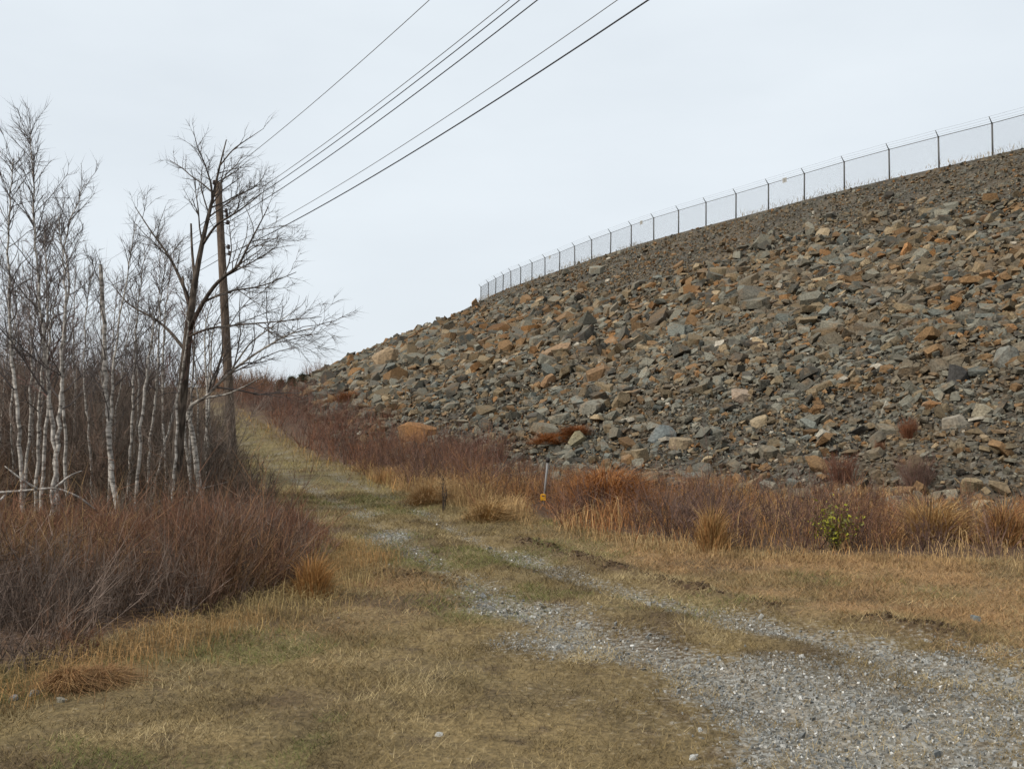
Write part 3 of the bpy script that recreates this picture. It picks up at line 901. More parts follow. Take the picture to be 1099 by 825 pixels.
# ------------------------------------------------------------------ marker post with yellow box
mb = P(582, 545, 18.3); mb[2] = float(surf_z(mb[0], mb[1])[0])
MK = empty('marker_post', mb); tag(MK, 'thin grey marker post with a yellow box among orange grass at slope toe', 'marker post')
top = P(588, 494, 18.3) - mb; low = P(582.4, 548, 18.3) - mb
V, Fs, T = tube([low - [0, 0, .15], low + (top - low) * .5, top], [.02, .02, .02], 8); mesh_np('shaft', V, Fs, M_POSTGREY, T, True, MK)
V, Fs, T = tube([top - [0, 0, .03], top + [0, 0, .05]], [.042, .036], 8); mesh_np('cap', V, Fs, M_DARK, T, True, MK)
bx_c = P(583, 533.5, 18.22) - mb
bm = bmesh.new(); bmesh.ops.create_cube(bm, size=1)
for v in bm.verts: v.co = Vector((v.co.x * .105, v.co.y * .07, v.co.z * .125))
bmesh.ops.bevel(bm, geom=bm.edges[:], offset=.012, segments=2, affect='EDGES')
me = bpy.data.meshes.new('box'); bm.to_mesh(me); bm.free(); me.materials.append(M_YELLOW)
bo = bpy.data.objects.new('box', me); bo.location = Vector(bx_c.tolist()); link(bo, MK)
V, Fs, T = boxg((0, -.037, .028), (.05, .006, .02)); mesh_np('box_mark', V, Fs, M_DARK, T, False, bo)

# ------------------------------------------------------------------ trees
def branch_walk(start, dr, length, r0, nseg, bend, up, rng):
    pts = [np.array(start, float)]; d_ = np.array(dr, float); d_ /= np.linalg.norm(d_)
    for k in range(nseg):
        d_ = d_ + np.array([rng.gauss(0, bend), rng.gauss(0, bend), rng.gauss(0, bend) + up]); d_ /= np.linalg.norm(d_)
        pts.append(pts[-1] + d_ * length / nseg)
    return np.array(pts), r0 * np.linspace(1, .35, nseg + 1)

def side_dir(axis, ang, rng, bias=None):
    axis = axis / np.linalg.norm(axis)
    v = np.array([rng.gauss(0, 1), rng.gauss(0, 1), rng.gauss(0, 1)]) + (0 if bias is None else np.array(bias))
    v -= axis * v.dot(axis); v /= np.linalg.norm(v) + 1e-9
    return axis * math.cos(ang) + v * math.sin(ang)

class Crown:
    def __init__(s): s.a, s.b, s.r0, s.r1, s.c, s.ta, s.tb, s.tr, s.tc = [], [], [], [], [], [], [], [], []
    def poly(s, pts, rads, col):
        for k in range(len(pts) - 1):
            s.a.append(pts[k]); s.b.append(pts[k + 1]); s.r0.append(rads[k]); s.r1.append(rads[k + 1]); s.c.append(col)
    def spike(s, a, b, r, col): s.ta.append(a); s.tb.append(b); s.tr.append(r); s.tc.append(col)
    def build(s, parent, origin, name='crown', sides=4):
        pl = Pile()
        if s.a: pl.add(*frusta(np.array(s.a), np.array(s.b), s.r0, s.r1, np.array(s.c), sides))
        if s.ta: pl.add(*spikes(np.array(s.ta), np.array(s.tb), s.tr, np.array(s.tc)))
        V = np.concatenate(pl.v) - origin
        return mesh_np(name, V, pl.f, M_TWIG, np.concatenate(pl.t), False, parent)

def ramify(cr, pts, rads, level, rng, col, spread=.8, up=.05, density=1.0, lenf=.5, twig_r=.0030, start=.25, bias=None, wind=(0, 0, 0)):
    """side shoots along a limb, recursing down to fine twigs"""
    L = np.linalg.norm(np.diff(pts, axis=0), axis=1).sum()
    nsh = max(2, int(density * (L * (3.6 if level == 2 else 9.0 if level == 1 else 15.0)) + rng.random()))
    for _ in range(nsh):
        t = start + (1 - start) * rng.random() ** .8
        f_ = t * (len(pts) - 1); k = min(int(f_), len(pts) - 2); fr = f_ - k
        p = pts[k] + (pts[k + 1] - pts[k]) * fr
        ax = pts[k + 1] - pts[k]
        d_ = side_dir(ax, rng.uniform(.35, 1.15) * spread, rng, bias) + np.array(wind)
        rr = rads[k] * (1 - fr) + rads[k + 1] * fr
        ln = L * lenf * rng.uniform(.5, 1.1) * (1.15 - .6 * t)
        if level <= 0 or ln < .16:
            q = p + d_ / np.linalg.norm(d_) * max(.2, min(ln * 1.3, .6)) * rng.uniform(.8, 1.5)
            cr.spike(p, q, twig_r * 1.1, col)
        else:
            n_ = 4 if level == 2 else 3
            r0 = max(twig_r * 1.2, min(rr * .6, .012 * ln + .003))
            bp, br = branch_walk(p, d_, ln, r0, n_, .16, up, rng)
            cr.poly(bp, np.maximum(br, twig_r * .9), col)
            ramify(cr, bp, br, level - 1, rng, col, spread, up, density, lenf * 1.05, twig_r, .15, bias, wind)

def ground_pt(u, y):
    p = P(u, 500, y); p[2] = float(ground_z(p[0], p[1])); return p

def smooth_path(ctrl, n_):
    ctrl = np.array(ctrl); t = np.linspace(0, len(ctrl) - 1, n_)
    out = np.array([np.interp(t, np.arange(len(ctrl)), ctrl[:, k]) for k in range(3)]).T
    for _ in range(2): out[1:-1] = .25 * out[:-2] + .5 * out[1:-1] + .25 * out[2:]
    return out

TW_GREY = (.105, .088, .080)
TW_RED = (.12, .070, .058)
def birch(path_px, depth, r0, label, seed, group=None, broken=False, dens=1.0, crown_from=.35, lean_depth=0.0, col=TW_GREY, spread=.8, shoots=22, name='birch_tree'):
    rng = random.Random(seed)
    base = ground_pt(path_px[0][0], depth)
    ctrl = [base - [0, 0, .1]] + [P(u, v, depth + lean_depth * k + rng.uniform(-.15, .15)) for k, (u, v) in enumerate(path_px[1:], 1)]
    nn = 6 * len(ctrl)
    pts = smooth_path(ctrl, nn)
    pts[1:-1] += np.array([[rng.gauss(0, .012), rng.gauss(0, .012), 0] for _ in range(nn - 2)])
    rads = .68 * r0 * (np.linspace(1, .12 if not broken else .6, nn) ** .85)
    rads[0] *= 1.25
    root = empty(name, base); tag(root, label, 'tree', group)
    V, Fs, T = tube(pts - base, rads, 8); mesh_np('trunk', V, Fs, M_BIRCH, T, True, root)
    H = pts[-1][2] - pts[0][2]
    cr = Crown()
    for j in range(int(shoots * dens)):
        t = crown_from + (1 - crown_from) * (j + rng.random()) / (shoots * dens)
        f_ = t * (nn - 1); k = min(int(f_), nn - 2)
        p = pts[k] + (pts[k + 1] - pts[k]) * (f_ - k)
        d_ = side_dir(pts[k + 1] - pts[k], rng.uniform(.5, .95) * spread + .15, rng)
        ln = H * rng.uniform(.10, .24) * (1.25 - .75 * t)
        bp, br = branch_walk(p, d_, ln, max(.006, min(rads[k] * .5, .011 * ln + .004)), 5, .13, .09, rng)
        cr.poly(bp, np.maximum(br, .004), col)
        ramify(cr, bp, br, 1, rng, col, .75, .05, dens, .45, .0028)
    if not broken: ramify(cr, pts[-nn // 3:], rads[-nn // 3:], 1, rng, col, .7, .08, dens * 1.5, .35, .0028)
    cr.build(root, base)
    return root

front = [
 ([(28, 553), (20, 457), (11, 370), (8, 260), (14, 170)], 15.2, .055, 'slim birch at the picture edge curving slightly outward', dict(seed=1)),
 ([(64, 545), (58, 470), (51, 415), (45, 350), (37, 250), (33, 140)], 15.6, .065, 'tallest white birch with the highest feathery crown', dict(seed=2, shoots=30)),
 ([(55, 564), (60, 498), (65, 430), (66, 388), (70, 300), (62, 230)], 14.2, .058, 'bright white birch in front with two forked stems at breast height', dict(seed=3)),
 ([(38, 553), (41, 480), (43, 419), (52, 330), (48, 250)], 16.2, .050, 'straight pale birch close behind the front white one', dict(seed=4)),
 ([(128, 545), (119, 498), (114, 429), (112, 360), (108, 284)], 16.0, .072, 'white birch with a snapped off bare dark top', dict(seed=5, broken=True, shoots=12)),
 ([(138, 533), (141, 470), (143, 405), (148, 330), (155, 270)], 18.5, .050, 'thin birch standing just behind the snapped one', dict(seed=6)),
 ([(157, 520), (162, 470), (169, 405), (172, 330), (178, 270)], 19.0, .048, 'upright thin birch midway to the dark tree', dict(seed=7)),
 ([(163, 526), (174, 485), (187, 440), (197, 370), (205, 300)], 19.6, .045, 'birch leaning over towards the dark tree trunk', dict(seed=8)),
 ([(72, 545), (70, 470), (66, 400), (74, 300), (68, 260), (88, 200)], 17.5, .050, 'birch with a kinked top bending towards the pole', dict(seed=9)),
 ([(100, 548), (97, 480), (90, 420), (92, 340), (100, 280)], 18.8, .042, 'small grey birch between the kinked birch and the snapped one', dict(seed=10)),
]
for (path, dep, r0, lab, kw) in front: birch(path, dep, r0, lab, group='birches at the front of the thicket', **kw)
# slim saplings deeper in: nothing tells them apart
rg_ = random.Random(5)
for k in range(30):
    u = rg_.uniform(-70, 235); dep = rg_.uniform(15.5, 27)
    tv = rg_.uniform(240, 335) + (20 if u > 150 else 0)
    u2 = u + rg_.gauss(0, 12)
    pathk = [(u, 520), (u + (u2 - u) * .4 + rg_.gauss(0, 3), 430), (u2 + rg_.gauss(0, 4), 350), (u2 + rg_.gauss(0, 8), tv)]
    birch(pathk, dep, rg_.uniform(.030, .052), 'slim pale birch sapling standing deep inside the brown thicket', 40 + k, 'birch saplings deep in the thicket', dens=.8, col=TW_GREY if k % 2 else TW_RED, shoots=16, name='birch_sapling')

# the dark spreading tree in front of the pole
DT = 17.6
def Pd(u, v, dy=0.0): return P(u, v, DT + dy)
base = ground_pt(185, DT)
DTREE = empty('bare_dark_tree', base); tag(DTREE, 'big dark barked bare tree spreading in front of the utility pole', 'tree')
def limb(ctrl, ra, rb, name, n_=14, sides=10):
    pts = smooth_path(ctrl, n_); rads = np.linspace(ra, rb, n_)
    V, Fs, T = tube(pts - base, rads, sides); o = mesh_np(name, V, Fs, M_BARK, T, True, DTREE)
    return pts, rads
trunk = limb([base - [0, 0, .15], Pd(190, 500), Pd(193, 450), Pd(197, 410), Pd(201, 365), Pd(205, 335)], .115, .075, 'trunk', 18)
l1 = limb([Pd(204, 345), Pd(208, 308), Pd(215, 270), Pd(222, 238), Pd(228, 215), Pd(234, 185), Pd(243, 150)], .066, .010, 'limb', 18)
l2 = limb([Pd(203, 322, .1), Pd(191, 293, .2), Pd(180, 272, .3), Pd(163, 250, .5), Pd(145, 222, .6)], .035, .007, 'limb')
l3 = limb([Pd(209, 300, .05), Pd(206, 270, .1), Pd(205, 240, .15)], .028, .018, 'limb', 8)
l4 = limb([Pd(204, 352, -.1), Pd(216, 327, -.3), Pd(232, 303, -.6), Pd(246, 293, -.8), Pd(257, 285, -1), Pd(264, 268, -1), Pd(279, 240, -1.1), Pd(288, 222, -1.2)], .044, .006, 'limb', 20)
l5 = limb([Pd(198, 375, .2), Pd(180, 352, .5), Pd(160, 338, .7), Pd(138, 328, .9), Pd(120, 305, 1)], .034, .007, 'limb')
l6 = limb([Pd(216, 325, -.3), Pd(245, 312, -.2), Pd(280, 308, 0), Pd(318, 292, .1)], .024, .006, 'limb')
l7 = limb([Pd(201, 362, -.2), Pd(222, 352, -.6), Pd(262, 348, -.9), Pd(300, 345, -1.1), Pd(345, 340, -1.2)], .024, .005, 'limb')
l8 = limb([Pd(218, 262, -.1), Pd(232, 240, -.3), Pd(248, 232, -.6), Pd(268, 218, -.8), Pd(284, 205, -.9)], .026, .006, 'limb')
l9 = limb([Pd(236, 178), Pd(250, 160, -.1), Pd(268, 148, -.2), Pd(283, 138, -.2)], .014, .004, 'limb')
limb([Pd(205, 335), Pd(197, 310, .1), Pd(196, 296, .1)], .03, .02, 'stub', 6)
cr = Crown(); rng = random.Random(77); DK = (.095, .080, .068)
for (pts, rads), dens, sp, st in ((l1, .95, 1.0, .35), (l2, 1.25, .95, .2), (l4, 1.15, 1.0, .3), (l5, 1.2, .95, .2), (l6, 1.2, .9, .1), (l7, 1.2, .9, .1), (l8, 1.2, 1.0, .1), (l9, 1.1, .7, .1)):
    ramify(cr, pts, rads, 2, rng, DK, sp, .05, dens * 1.15, .45, .0024, st, wind=(.18, 0, .06))
cr.build(DTREE, base)

# pale leaning birch beside it, one stem reaching out over the track
def birch2():
    D = 18.2
    base = ground_pt(215, D); root = empty('leaning_birch', base)
    tag(root, 'crooked white birch reaching a long pale limb out over the track', 'tree')
    rng = random.Random(31); cr = Crown()
    for ctrl, ra, rb, nm in (([(217, 535), (211, 500), (207, 465), (201, 445), (206, 434), (220, 427), (245, 401), (273, 380), (308, 359), (335, 352)], .058, .008, 'trunk'),
                             ([(221, 427), (233, 425), (244, 423), (262, 415), (281, 404)], .024, .008, 'limb'),
                             ([(222, 425), (230, 405), (238, 380), (247, 365)], .020, .006, 'limb'),
                             ([(207, 530), (203, 500), (198, 470), (200, 445)], .04, .02, 'second_stem'),
                             ([(246, 400), (268, 368), (290, 352), (318, 332)], .018, .006, 'limb')):
        pts = smooth_path([P(u, v, D - .9 * max(0, (u - 215)) / 60) if v < 530 else np.append(P(u, v, D)[:2], base[2] - .1) for u, v in ctrl], 5 * len(ctrl))
        rads = np.linspace(ra, rb, len(pts))
        V, Fs, T = tube(pts - base, rads, 8); mesh_np(nm, V, Fs, M_BIRCH, T, True, root)
        ramify(cr, pts, rads, 2, rng, TW_GREY, .8, .04, .8 if nm != 'second_stem' else .3, .36, .0028, .5, wind=(.15, 0, .02))
    cr.build(root, base)
birch2()

# far conifers and bare bushes on the skyline behind the track
def conifer(u, v_top, depth, label, seed, wide):
    rng = random.Random(seed); b0 = ground_pt(u, depth); H = P(u, v_top, depth)[2] - b0[2]
    root = empty('pine_tree', b0); tag(root, label, 'tree')
    V, Fs, T = tube([[0, 0, -.2], [0, 0, H * .5], [0, 0, H]], [.14, .09, .02], 6); mesh_np('trunk', V, Fs, M_BARK, T, True, root)
    a, b2 = [], []
    for k in range(1500):
        t = rng.uniform(.12, 1); r_ = wide * H * (1 - t) ** .7 * rng.uniform(.2, 1); an = rng.uniform(0, 6.28)
        lump = .7 + .5 * math.sin(an * 3 + t * 14)
        p = np.array([math.cos(an) * r_ * lump, math.sin(an) * r_ * lump, t * H])
        a.append(p); b2.append(p + np.array([rng.gauss(0, .2), rng.gauss(0, .2), rng.gauss(.1, .15)]))
    cols = np.array([np.array((.032, .048, .022)) * rng.uniform(.6, 1.4) for _ in a])
    V, Fs, T = spikes(np.array(a), np.array(b2), .06, cols); mesh_np('crown', V, [Fs], M_LEAF, T, False, root)
conifer(324, 403, 92, 'dark green pine beside bare bushes on the far skyline', 1, .42)
conifer(312, 406, 94, 'lower dark green pine where the brush meets the skyline', 2, .5)
conifer(301, 410, 90, 'small rounded pine half hidden in the far brown brush', 3, .5)

def twiggy(name, pos, height, width, nstem, col, label, cat='shrub', seed=0, group=None, twigs=7, r=.005, parts=True):
    """one bare shrub: stems fanned from the base with fine side twigs"""
    rng = np.random.default_rng(seed)
    pos = np.array(pos, float)
    an = rng.uniform(0, 2 * math.pi, nstem); ou = rng.random(nstem) ** .6
    b0 = np.stack([np.cos(an) * ou * width * .18, np.sin(an) * ou * width * .18, 0 * an - .03], 1)
    hh = height * rng.uniform(.6, 1.08, nstem)
    tip = np.stack([np.cos(an) * ou * width * .5, np.sin(an) * ou * width * .5, hh], 1) + rng.normal(0, .04 * height, (nstem, 3))
    mid = b0 * .45 + tip * .55 + rng.normal(0, .05 * height, (nstem, 3)); mid[:, 2] += .05 * height
    colr = np.array(col) * rng.uniform(.7, 1.3, (nstem, 1))
    pl = Pile()
    pl.add(*frusta(b0, mid, r, r * .7, colr)); pl.add(*spikes(mid, tip, r * .7, colr))
    k = np.repeat(np.arange(nstem), twigs); t = rng.uniform(.25, .95, len(k))[:, None]
    p = np.where(t < .55, b0[k] + (mid[k] - b0[k]) * (t / .55), mid[k] + (tip[k] - mid[k]) * ((t - .55) / .45))
    q = p + (tip[k] - b0[k]) * rng.uniform(.10, .3, (len(k), 1)) + rng.normal(0, .09 * height, (len(k), 3))
    pl.add(*spikes(p, q, r * .6, np.array(col) * rng.uniform(.7, 1.35, (len(k), 1))))
    V = np.concatenate(pl.v)
    o = mesh_np(name, V, pl.f, M_TWIG, np.concatenate(pl.t), False)
    o.location = Vector(pos.tolist())
    return tag(o, label, cat, group)

for k, (u, v, dep, h, lab) in enumerate(((335, 402, 116, 3.2, 'pale bare bush beside the pine on the far skyline'), (350, 402, 112, 3.0, 'reddish bare bush next to the far rock spur on the skyline'))):
    g = ground_pt(u, dep); gz = P(u, v + 16, dep)[2]
    twiggy('bare_bush', (g[0], g[1], min(gz, max(g[2], float(emb_z([g[0]], [g[1]])[0])))), h, 3.2, 80, (.20, .13, .10), lab, 'bush', 60 + k, r=.022, twigs=6)

# ------------------------------------------------------------------ brush (uncountable twig masses)
def brush(name, cx, cy, H, col, r, label, nst=20, twigs=7, seed=0, spread=.36, lean=.0, zfun=None):
    """bare bushes standing side by side: stems fan out of each root, fine twigs on every stem"""
    rng = np.random.default_rng(seed)
    c = np.repeat(np.arange(len(cx)), nst); n_ = len(c)
    H_ = H[c] * rng.uniform(.4, 1.2, n_)
    an = rng.uniform(0, 6.283, n_); ro = rng.random(n_) ** .6
    ox = np.cos(an) * ro * spread * H[c]; oy = np.sin(an) * ro * spread * H[c]
    bx, by = cx[c] + ox * .35 + rng.normal(0, .03, n_), cy[c] + oy * .35 + rng.normal(0, .03, n_)
    z = (zfun or ground_z)(bx, by)
    b0 = np.stack([bx, by, z - .02], 1)
    tip = np.stack([cx[c] + ox * 1.3 + lean * H_ + rng.normal(0, .19, n_) * H_, cy[c] + oy * 1.3 + rng.normal(0, .19, n_) * H_, z + H_ * (1.05 - .35 * ro ** 2)], 1)
    mid = b0 * .5 + tip * .5 + rng.normal(0, 1, (n_, 3)) * (H_ * .06)[:, None]
    colr = col[c] * rng.uniform(.5, 1.5, (n_, 1))
    pl = Pile()
    pl.add(*frusta(b0, mid, r, r * .7, colr)); pl.add(*spikes(mid, tip, r * .7, colr))
    k = np.repeat(np.arange(n_), twigs); t = rng.uniform(.2, .98, len(k))[:, None]
    p = np.where(t < .5, b0[k] + (mid[k] - b0[k]) * (t / .5), mid[k] + (tip[k] - mid[k]) * ((t - .5) / .5))
    q = p + (tip[k] - b0[k]) * rng.uniform(.10, .36, (len(k), 1)) + rng.normal(0, 1, (len(k), 3)) * (H_[k] * .14)[:, None]
    pl.add(*spikes(p, q, r * .62, colr[k] * rng.uniform(.75, 1.35, (len(k), 1))))
    return tag(pl.build(name, M_TWIG), label, None, None, 'stuff')

def tones(x, y, cols, seed, sc=1.5):
    """blend of plant colours by patches"""
    cols = np.array(cols); n1 = fbm(x / sc, y / sc, seed, 3) + RNG.normal(0, .09, len(x))
    t = np.clip((n1 - .3) / .4, 0, .999) * (len(cols) - 1)
    i = t.astype(int); f_ = (t - i)[:, None]
    return (cols[i] * (1 - f_) + cols[np.minimum(i + 1, len(cols) - 1)] * f_) * RNG.uniform(.7, 1.3, (len(x), 1))

def scatter(n_, x0, x1, y0, y1, acc):
    x = RNG.uniform(x0, x1, n_); y = RNG.uniform(y0, y1, n_)
    ok = RNG.random(n_) < acc(x, y)
    return x[ok], y[ok]

# near left thicket
x, y = scatter(2500, -9, -1.5, 4.0, 14.8, lambda x, y: (x < left_edge(y) - .05 + 1.1 * (fbm(x * 1.2, y * 1.2, 5, 3) - .55)) * (sstep(.30, .42, fbm(x * 1.1, y * 1.1, 57, 2))) * (x > -.62 * y - 1.2))
edge = sstep(0, .6, left_edge(y) - x)
h = (.22 + .42 * edge) * (.25 + 1.3 * fbm(x / .9, y / .9, 8, 3)) * RNG.uniform(.6, 1.3, len(x)) * (1 - .45 * sstep(10.5, 13.5, y)) * np.where(RNG.random(len(x)) < .10, 1.45, 1.0)
col = tones(x, y, [(.105, .076, .060), (.150, .112, .090), (.130, .084, .058), (.150, .074, .042), (.20, .125, .058)], 12)
rusty = sstep(7.0, 13.0, y + 5.5 * (fbm(x / 1.6, y / 1.6, 63, 3) - .5)) > RNG.random(len(x)) * 1.15
col = np.where(rusty[:, None], np.array([[.145, .068, .040]]) * RNG.uniform(.7, 1.25, (len(x), 1)), col)
brush('thicket', x, y, h, col, .0038, 'dense bare red brown shrub thicket left of the track', nst=13, twigs=6, seed=1, spread=.5, lean=.05)
# under and behind the birches
x, y = scatter(2300, -32, -3, 13.5, 46, lambda x, y: (x < left_edge(y) - .4) * (x > -.60 * y - 2) * np.clip((17 / y) ** .8, 0, 1))
h = np.interp(y, [13, 17, 21, 28, 46], [.34, .55, 1.4, 2.2, 3.2]) * RNG.uniform(.45, 1.25, len(x)) * (.6 + .8 * fbm(x / 3, y / 3, 11, 2))
h = np.minimum(h, .45 + .55 * (left_edge(y) - x))
col = tones(x, y, [(.085, .066, .048), (.105, .074, .050), (.12, .070, .044), (.12, .095, .072)], 14, 2.5)
brush('undergrowth', x, y, h, col, .0085, 'tall brown purple undergrowth filling the birch thicket', nst=13, twigs=8, seed=2, spread=.42)
# dense thin saplings and tall scrub that nobody could count, fading out upward
x, y = scatter(430, -26, -4, 18, 42, lambda x, y: (x < left_edge(y) - 1.0) * (x > -.60 * y - 2) * np.clip((20 / y) ** .8, 0, 1))
h = RNG.uniform(2.2, 4.8, len(x)) * np.interp(y, [16, 22, 42], [.75, 1, 1.15]) * np.clip(.35 + .16 * (left_edge(y) - x), 0, 1)
col = tones(x, y, [(.115, .092, .075), (.125, .092, .072), (.13, .085, .062)], 27, 4)
brush('tall_scrub', x, y, h, col, .0075, 'fine grey brown scrub stems rising between the birches', nst=7, twigs=30, seed=11, spread=.20)
# far left woodland edge on the rise
x, y = scatter(900, -75, -12, 44, 125, lambda x, y: (x < left_edge(y) - .8) * (x > -.58 * y - 3))
h = RNG.uniform(1.4, 4.4, len(x)) * np.clip(.3 + .3 * (left_edge(y) - x), 0, 1)
brush('far_woodland_edge', x, y, h, tones(x, y, [(.10, .066, .050), (.12, .066, .045), (.085, .066, .052)], 15, 6), .02, 'far brown bare brush on the rise left of the track', nst=7, twigs=6, seed=3, spread=.42)

def between_track_and_toe(x, y, m0=.1):
    return (x > right_front(y) + m0)
def back_of_front(x, y):
    """metres behind the front edge of the right hand belt"""
    xs = np.linspace(-50, 14, 500)
    yf = np.interp(xs, RIGHT_F_X[::-1], RIGHT_F_Y[::-1])
    return y - np.interp(x, xs, yf)
# right: shrub belt along the toe
def belt(n_, x0, x1, y0, y1, acc, sink=.55):
    x, y = scatter(n_, x0, x1, y0, y1, acc)
    e = emb_z(x, y); ok = e < ground_z(x, y) + sink
    return x[ok], y[ok]
tan_corner = lambda x, y: np.exp(-((x + .7) / 1.9) ** 4) * (back_of_front(x, y) < 1.7 + 1.5 * (fbm(x * 1.4, y * 1.4, 67, 2) - .5))
sel_shrub = lambda x, y: (1 - .9 * tan_corner(x, y)) * np.maximum(sstep(.38, .50, fbm(x / 1.9, y / 1.9, 16, 3)), np.exp(-((x - 2.9) / 1.3) ** 2))
def belt_depth(x, y): return np.interp(x, [-6, -2, 0, 2, 5, 8, 14], [10, 14, 15, 14, 12.5, 9, 6])
x, y = belt(2700, -5, 15, 10.0, 31, lambda x, y: (back_of_front(x, y) > .35 + .9 * (fbm(x, y, 6, 2) - .35)) * (back_of_front(x, y) < belt_depth(x, y)) * (x < .85 * y + 2) * sel_shrub(x, y) * (1 - .72 * sstep(.1, .5, back_of_front(x, y) / belt_depth(x, y))))
h = np.interp(x, [-5, -1.5, 0, 1, 3, 5, 13], [1.15, 1.15, .92, .62, .74, .52, .44]) * (.15 + 1.55 * fbm(x / 1.0, y / 1.0, 18, 3)) * RNG.uniform(.7, 1.2, len(x))
h *= np.clip(1.1 - .45 * back_of_front(x, y) / belt_depth(x, y), .35, 1)
uu_ = 549.5 + x / y * F_PX
h *= 1 - .95 * np.exp(-((uu_ - 584) / 20) ** 4) * (y < 18.6)      # open ground in front of the marker post
col = tones(x, y, [(.095, .062, .050), (.125, .072, .054), (.145, .074, .044), (.19, .088, .038)], 19, 1.6)
brush('shrub_belt', x, y, h, col, .0048, 'dark red brown shrub belt between the track and the rocks', nst=13, twigs=6, seed=4, spread=.48)
x, y = belt(3600, -34, 0, 26, 92, lambda x, y: between_track_and_toe(x, y, .5) * (x < -.0 - .05 * (y - 26)) * np.clip(32 / y, .35, 1))
h = np.interp(y, [26, 40, 60, 92], [1.1, 1.25, 1.6, 2.2]) * (.5 + .9 * fbm(x / 3, y / 3, 20, 3)) * RNG.uniform(.6, 1.2, len(x)) * np.clip(.4 + .5 * (x - right_front(y)), 0, 1)
col = tones(x, y, [(.095, .060, .048), (.13, .064, .045), (.165, .072, .036), (.11, .074, .060)], 23, 4)
brush('far_shrub_belt', x, y, h, col, .008, 'red brown shrubs filling the hollow beside the far track', nst=11, twigs=6, seed=5, spread=.5)
x, y = belt(900, -60, 0, 90, 165, lambda x, y: (x > right_front(y) + 1) * 1.0)
h = RNG.uniform(1.0, 2.8, len(x)) * (1 - .7 * np.exp(-((x / y + .215) / .03) ** 2))
brush('skyline_brush', x, y, h, tones(x, y, [(.12, .075, .05), (.16, .09, .048)], 24, 6), .026, 'low brown brush along the far skyline', nst=8, twigs=5, seed=6, spread=.5)

# tall dry grass in the belts
def tall_grass(name, x, y, h, col, label, w=.008, droop=.6, seed=0, zfun=None, kind='stuff'):
    rng = np.random.default_rng(seed); n_ = len(x); z = (zfun or ground_z)(x, y)
    b0 = np.stack([x, y, z - .01], 1); an = rng.uniform(0, 6.283, n_); dv = np.stack([np.cos(an), np.sin(an), 0 * an], 1)
    mid = b0 + dv * (h * .18)[:, None] + np.array([[0, 0, 1.]]) * (h * .62)[:, None]
    tip = mid + dv * (h * droop * rng.uniform(.3, 1.1, n_))[:, None] + np.array([[0, 0, 1.]]) * (h * .38 * (1 - droop * rng.uniform(.2, 1.6, n_)))[:, None]
    V, Fs, T = blades(b0, tip, w * rng.uniform(.7, 1.4, n_), col, mid)
    o = mesh_np(name, V, Fs, M_GRASS, T, False)
    return tag(o, label, None, None, kind)
x, y = belt(200000, -6, 15, 9.8, 31, lambda x, y: (back_of_front(x, y) > -.5 + .5 * fbm(x * 2, y * 2, 7, 2)) * (back_of_front(x, y) < belt_depth(x, y) + .3) * (x < .85 * y + 2) * (1 - .80 * sel_shrub(x, y)) * (1 - .6 * sstep(2, 6, back_of_front(x, y))))
h = np.interp(x, [0, 3, 6, 13], [1, .85, .62, .62]) * (.18 + .60 * fbm(x / .7, y / .7, 33, 3)) * RNG.uniform(.6, 1.2, len(x)) * (.35 + .65 * sstep(-.3, .9, back_of_front(x, y)))
uu_ = 549.5 + x / y * F_PX
h *= 1 - .85 * np.exp(-((uu_ - 584) / 18) ** 4) * (y < 18.6)
h *= 1 + .25 * np.exp(-((uu_ - 655) / 60) ** 2) * np.interp(y, [11, 18, 26], [1, 1.15, 1.4])
col = tones(x, y, [(.30, .165, .060), (.27, .125, .042), (.33, .20, .085), (.36, .235, .11)], 35, 1.4)
tc_ = tan_corner(x, y) > RNG.random(len(x))
col = np.where(tc_[:, None], np.array([[.38, .245, .11]]) * RNG.uniform(.7, 1.25, (len(x), 1)), col)
orange = ~tc_ & (np.exp(-((uu_ - 640) / 85) ** 2) > RNG.random(len(x)))
col = np.where(orange[:, None], np.array([[.25, .112, .042]]) * RNG.uniform(.7, 1.3, (len(x), 1)), col)
tall_grass('tall_grass', x, y, h, col, 'tall orange and straw coloured dry grass along the slope toe', .007, .8, 7)
x, y = scatter(90000, -3, 13, 9.0, 19, lambda x, y: np.exp(-((back_of_front(x, y) + .1) / .55) ** 2) * (x < .85 * y + 2) * sstep(.3, .6, fbm(x * 1.3, y * 1.3, 58, 3)))
h = RNG.uniform(.05, .22, len(x)) * (.4 + 1.2 * fbm(x * 1.2, y * 1.2, 59, 3))
tall_grass('skirt_grass', x, y, h, tones(x, y, [(.33, .225, .105), (.28, .175, .075), (.36, .26, .13)], 60, 1.0), 'matted straw grass along the front of the right hand brush', .0055, 1.3, 12)
x, y = scatter(60000, -7, -1.2, 4.2, 13, lambda x, y: np.exp(-((x - left_edge(y) - .18) / .36) ** 2) * (x > -.62 * y - 1))
h = RNG.uniform(.06, .24, len(x)) * (.5 + 1.0 * fbm(x * 1.5, y * 1.5, 36, 3))
col = tones(x, y, [(.34, .25, .11), (.27, .18, .075), (.33, .19, .075)], 37, 1.2)
tall_grass('edge_grass', x, y, h, col, 'pale dry grass fringing the left thicket', .0035, 1.2, 8)
x, y = scatter(9000, -30, 0, 20, 75, lambda x, y: np.exp(-((x - right_front(y)) / .5) ** 2))
h = RNG.uniform(.25, .6, len(x))
tall_grass('verge_grass', x, y, h, tones(x, y, [(.30, .19, .075), (.24, .17, .06), (.32, .17, .06)], 38, 3), 'straw and orange grass on the verge of the far track', .02, .7, 9)
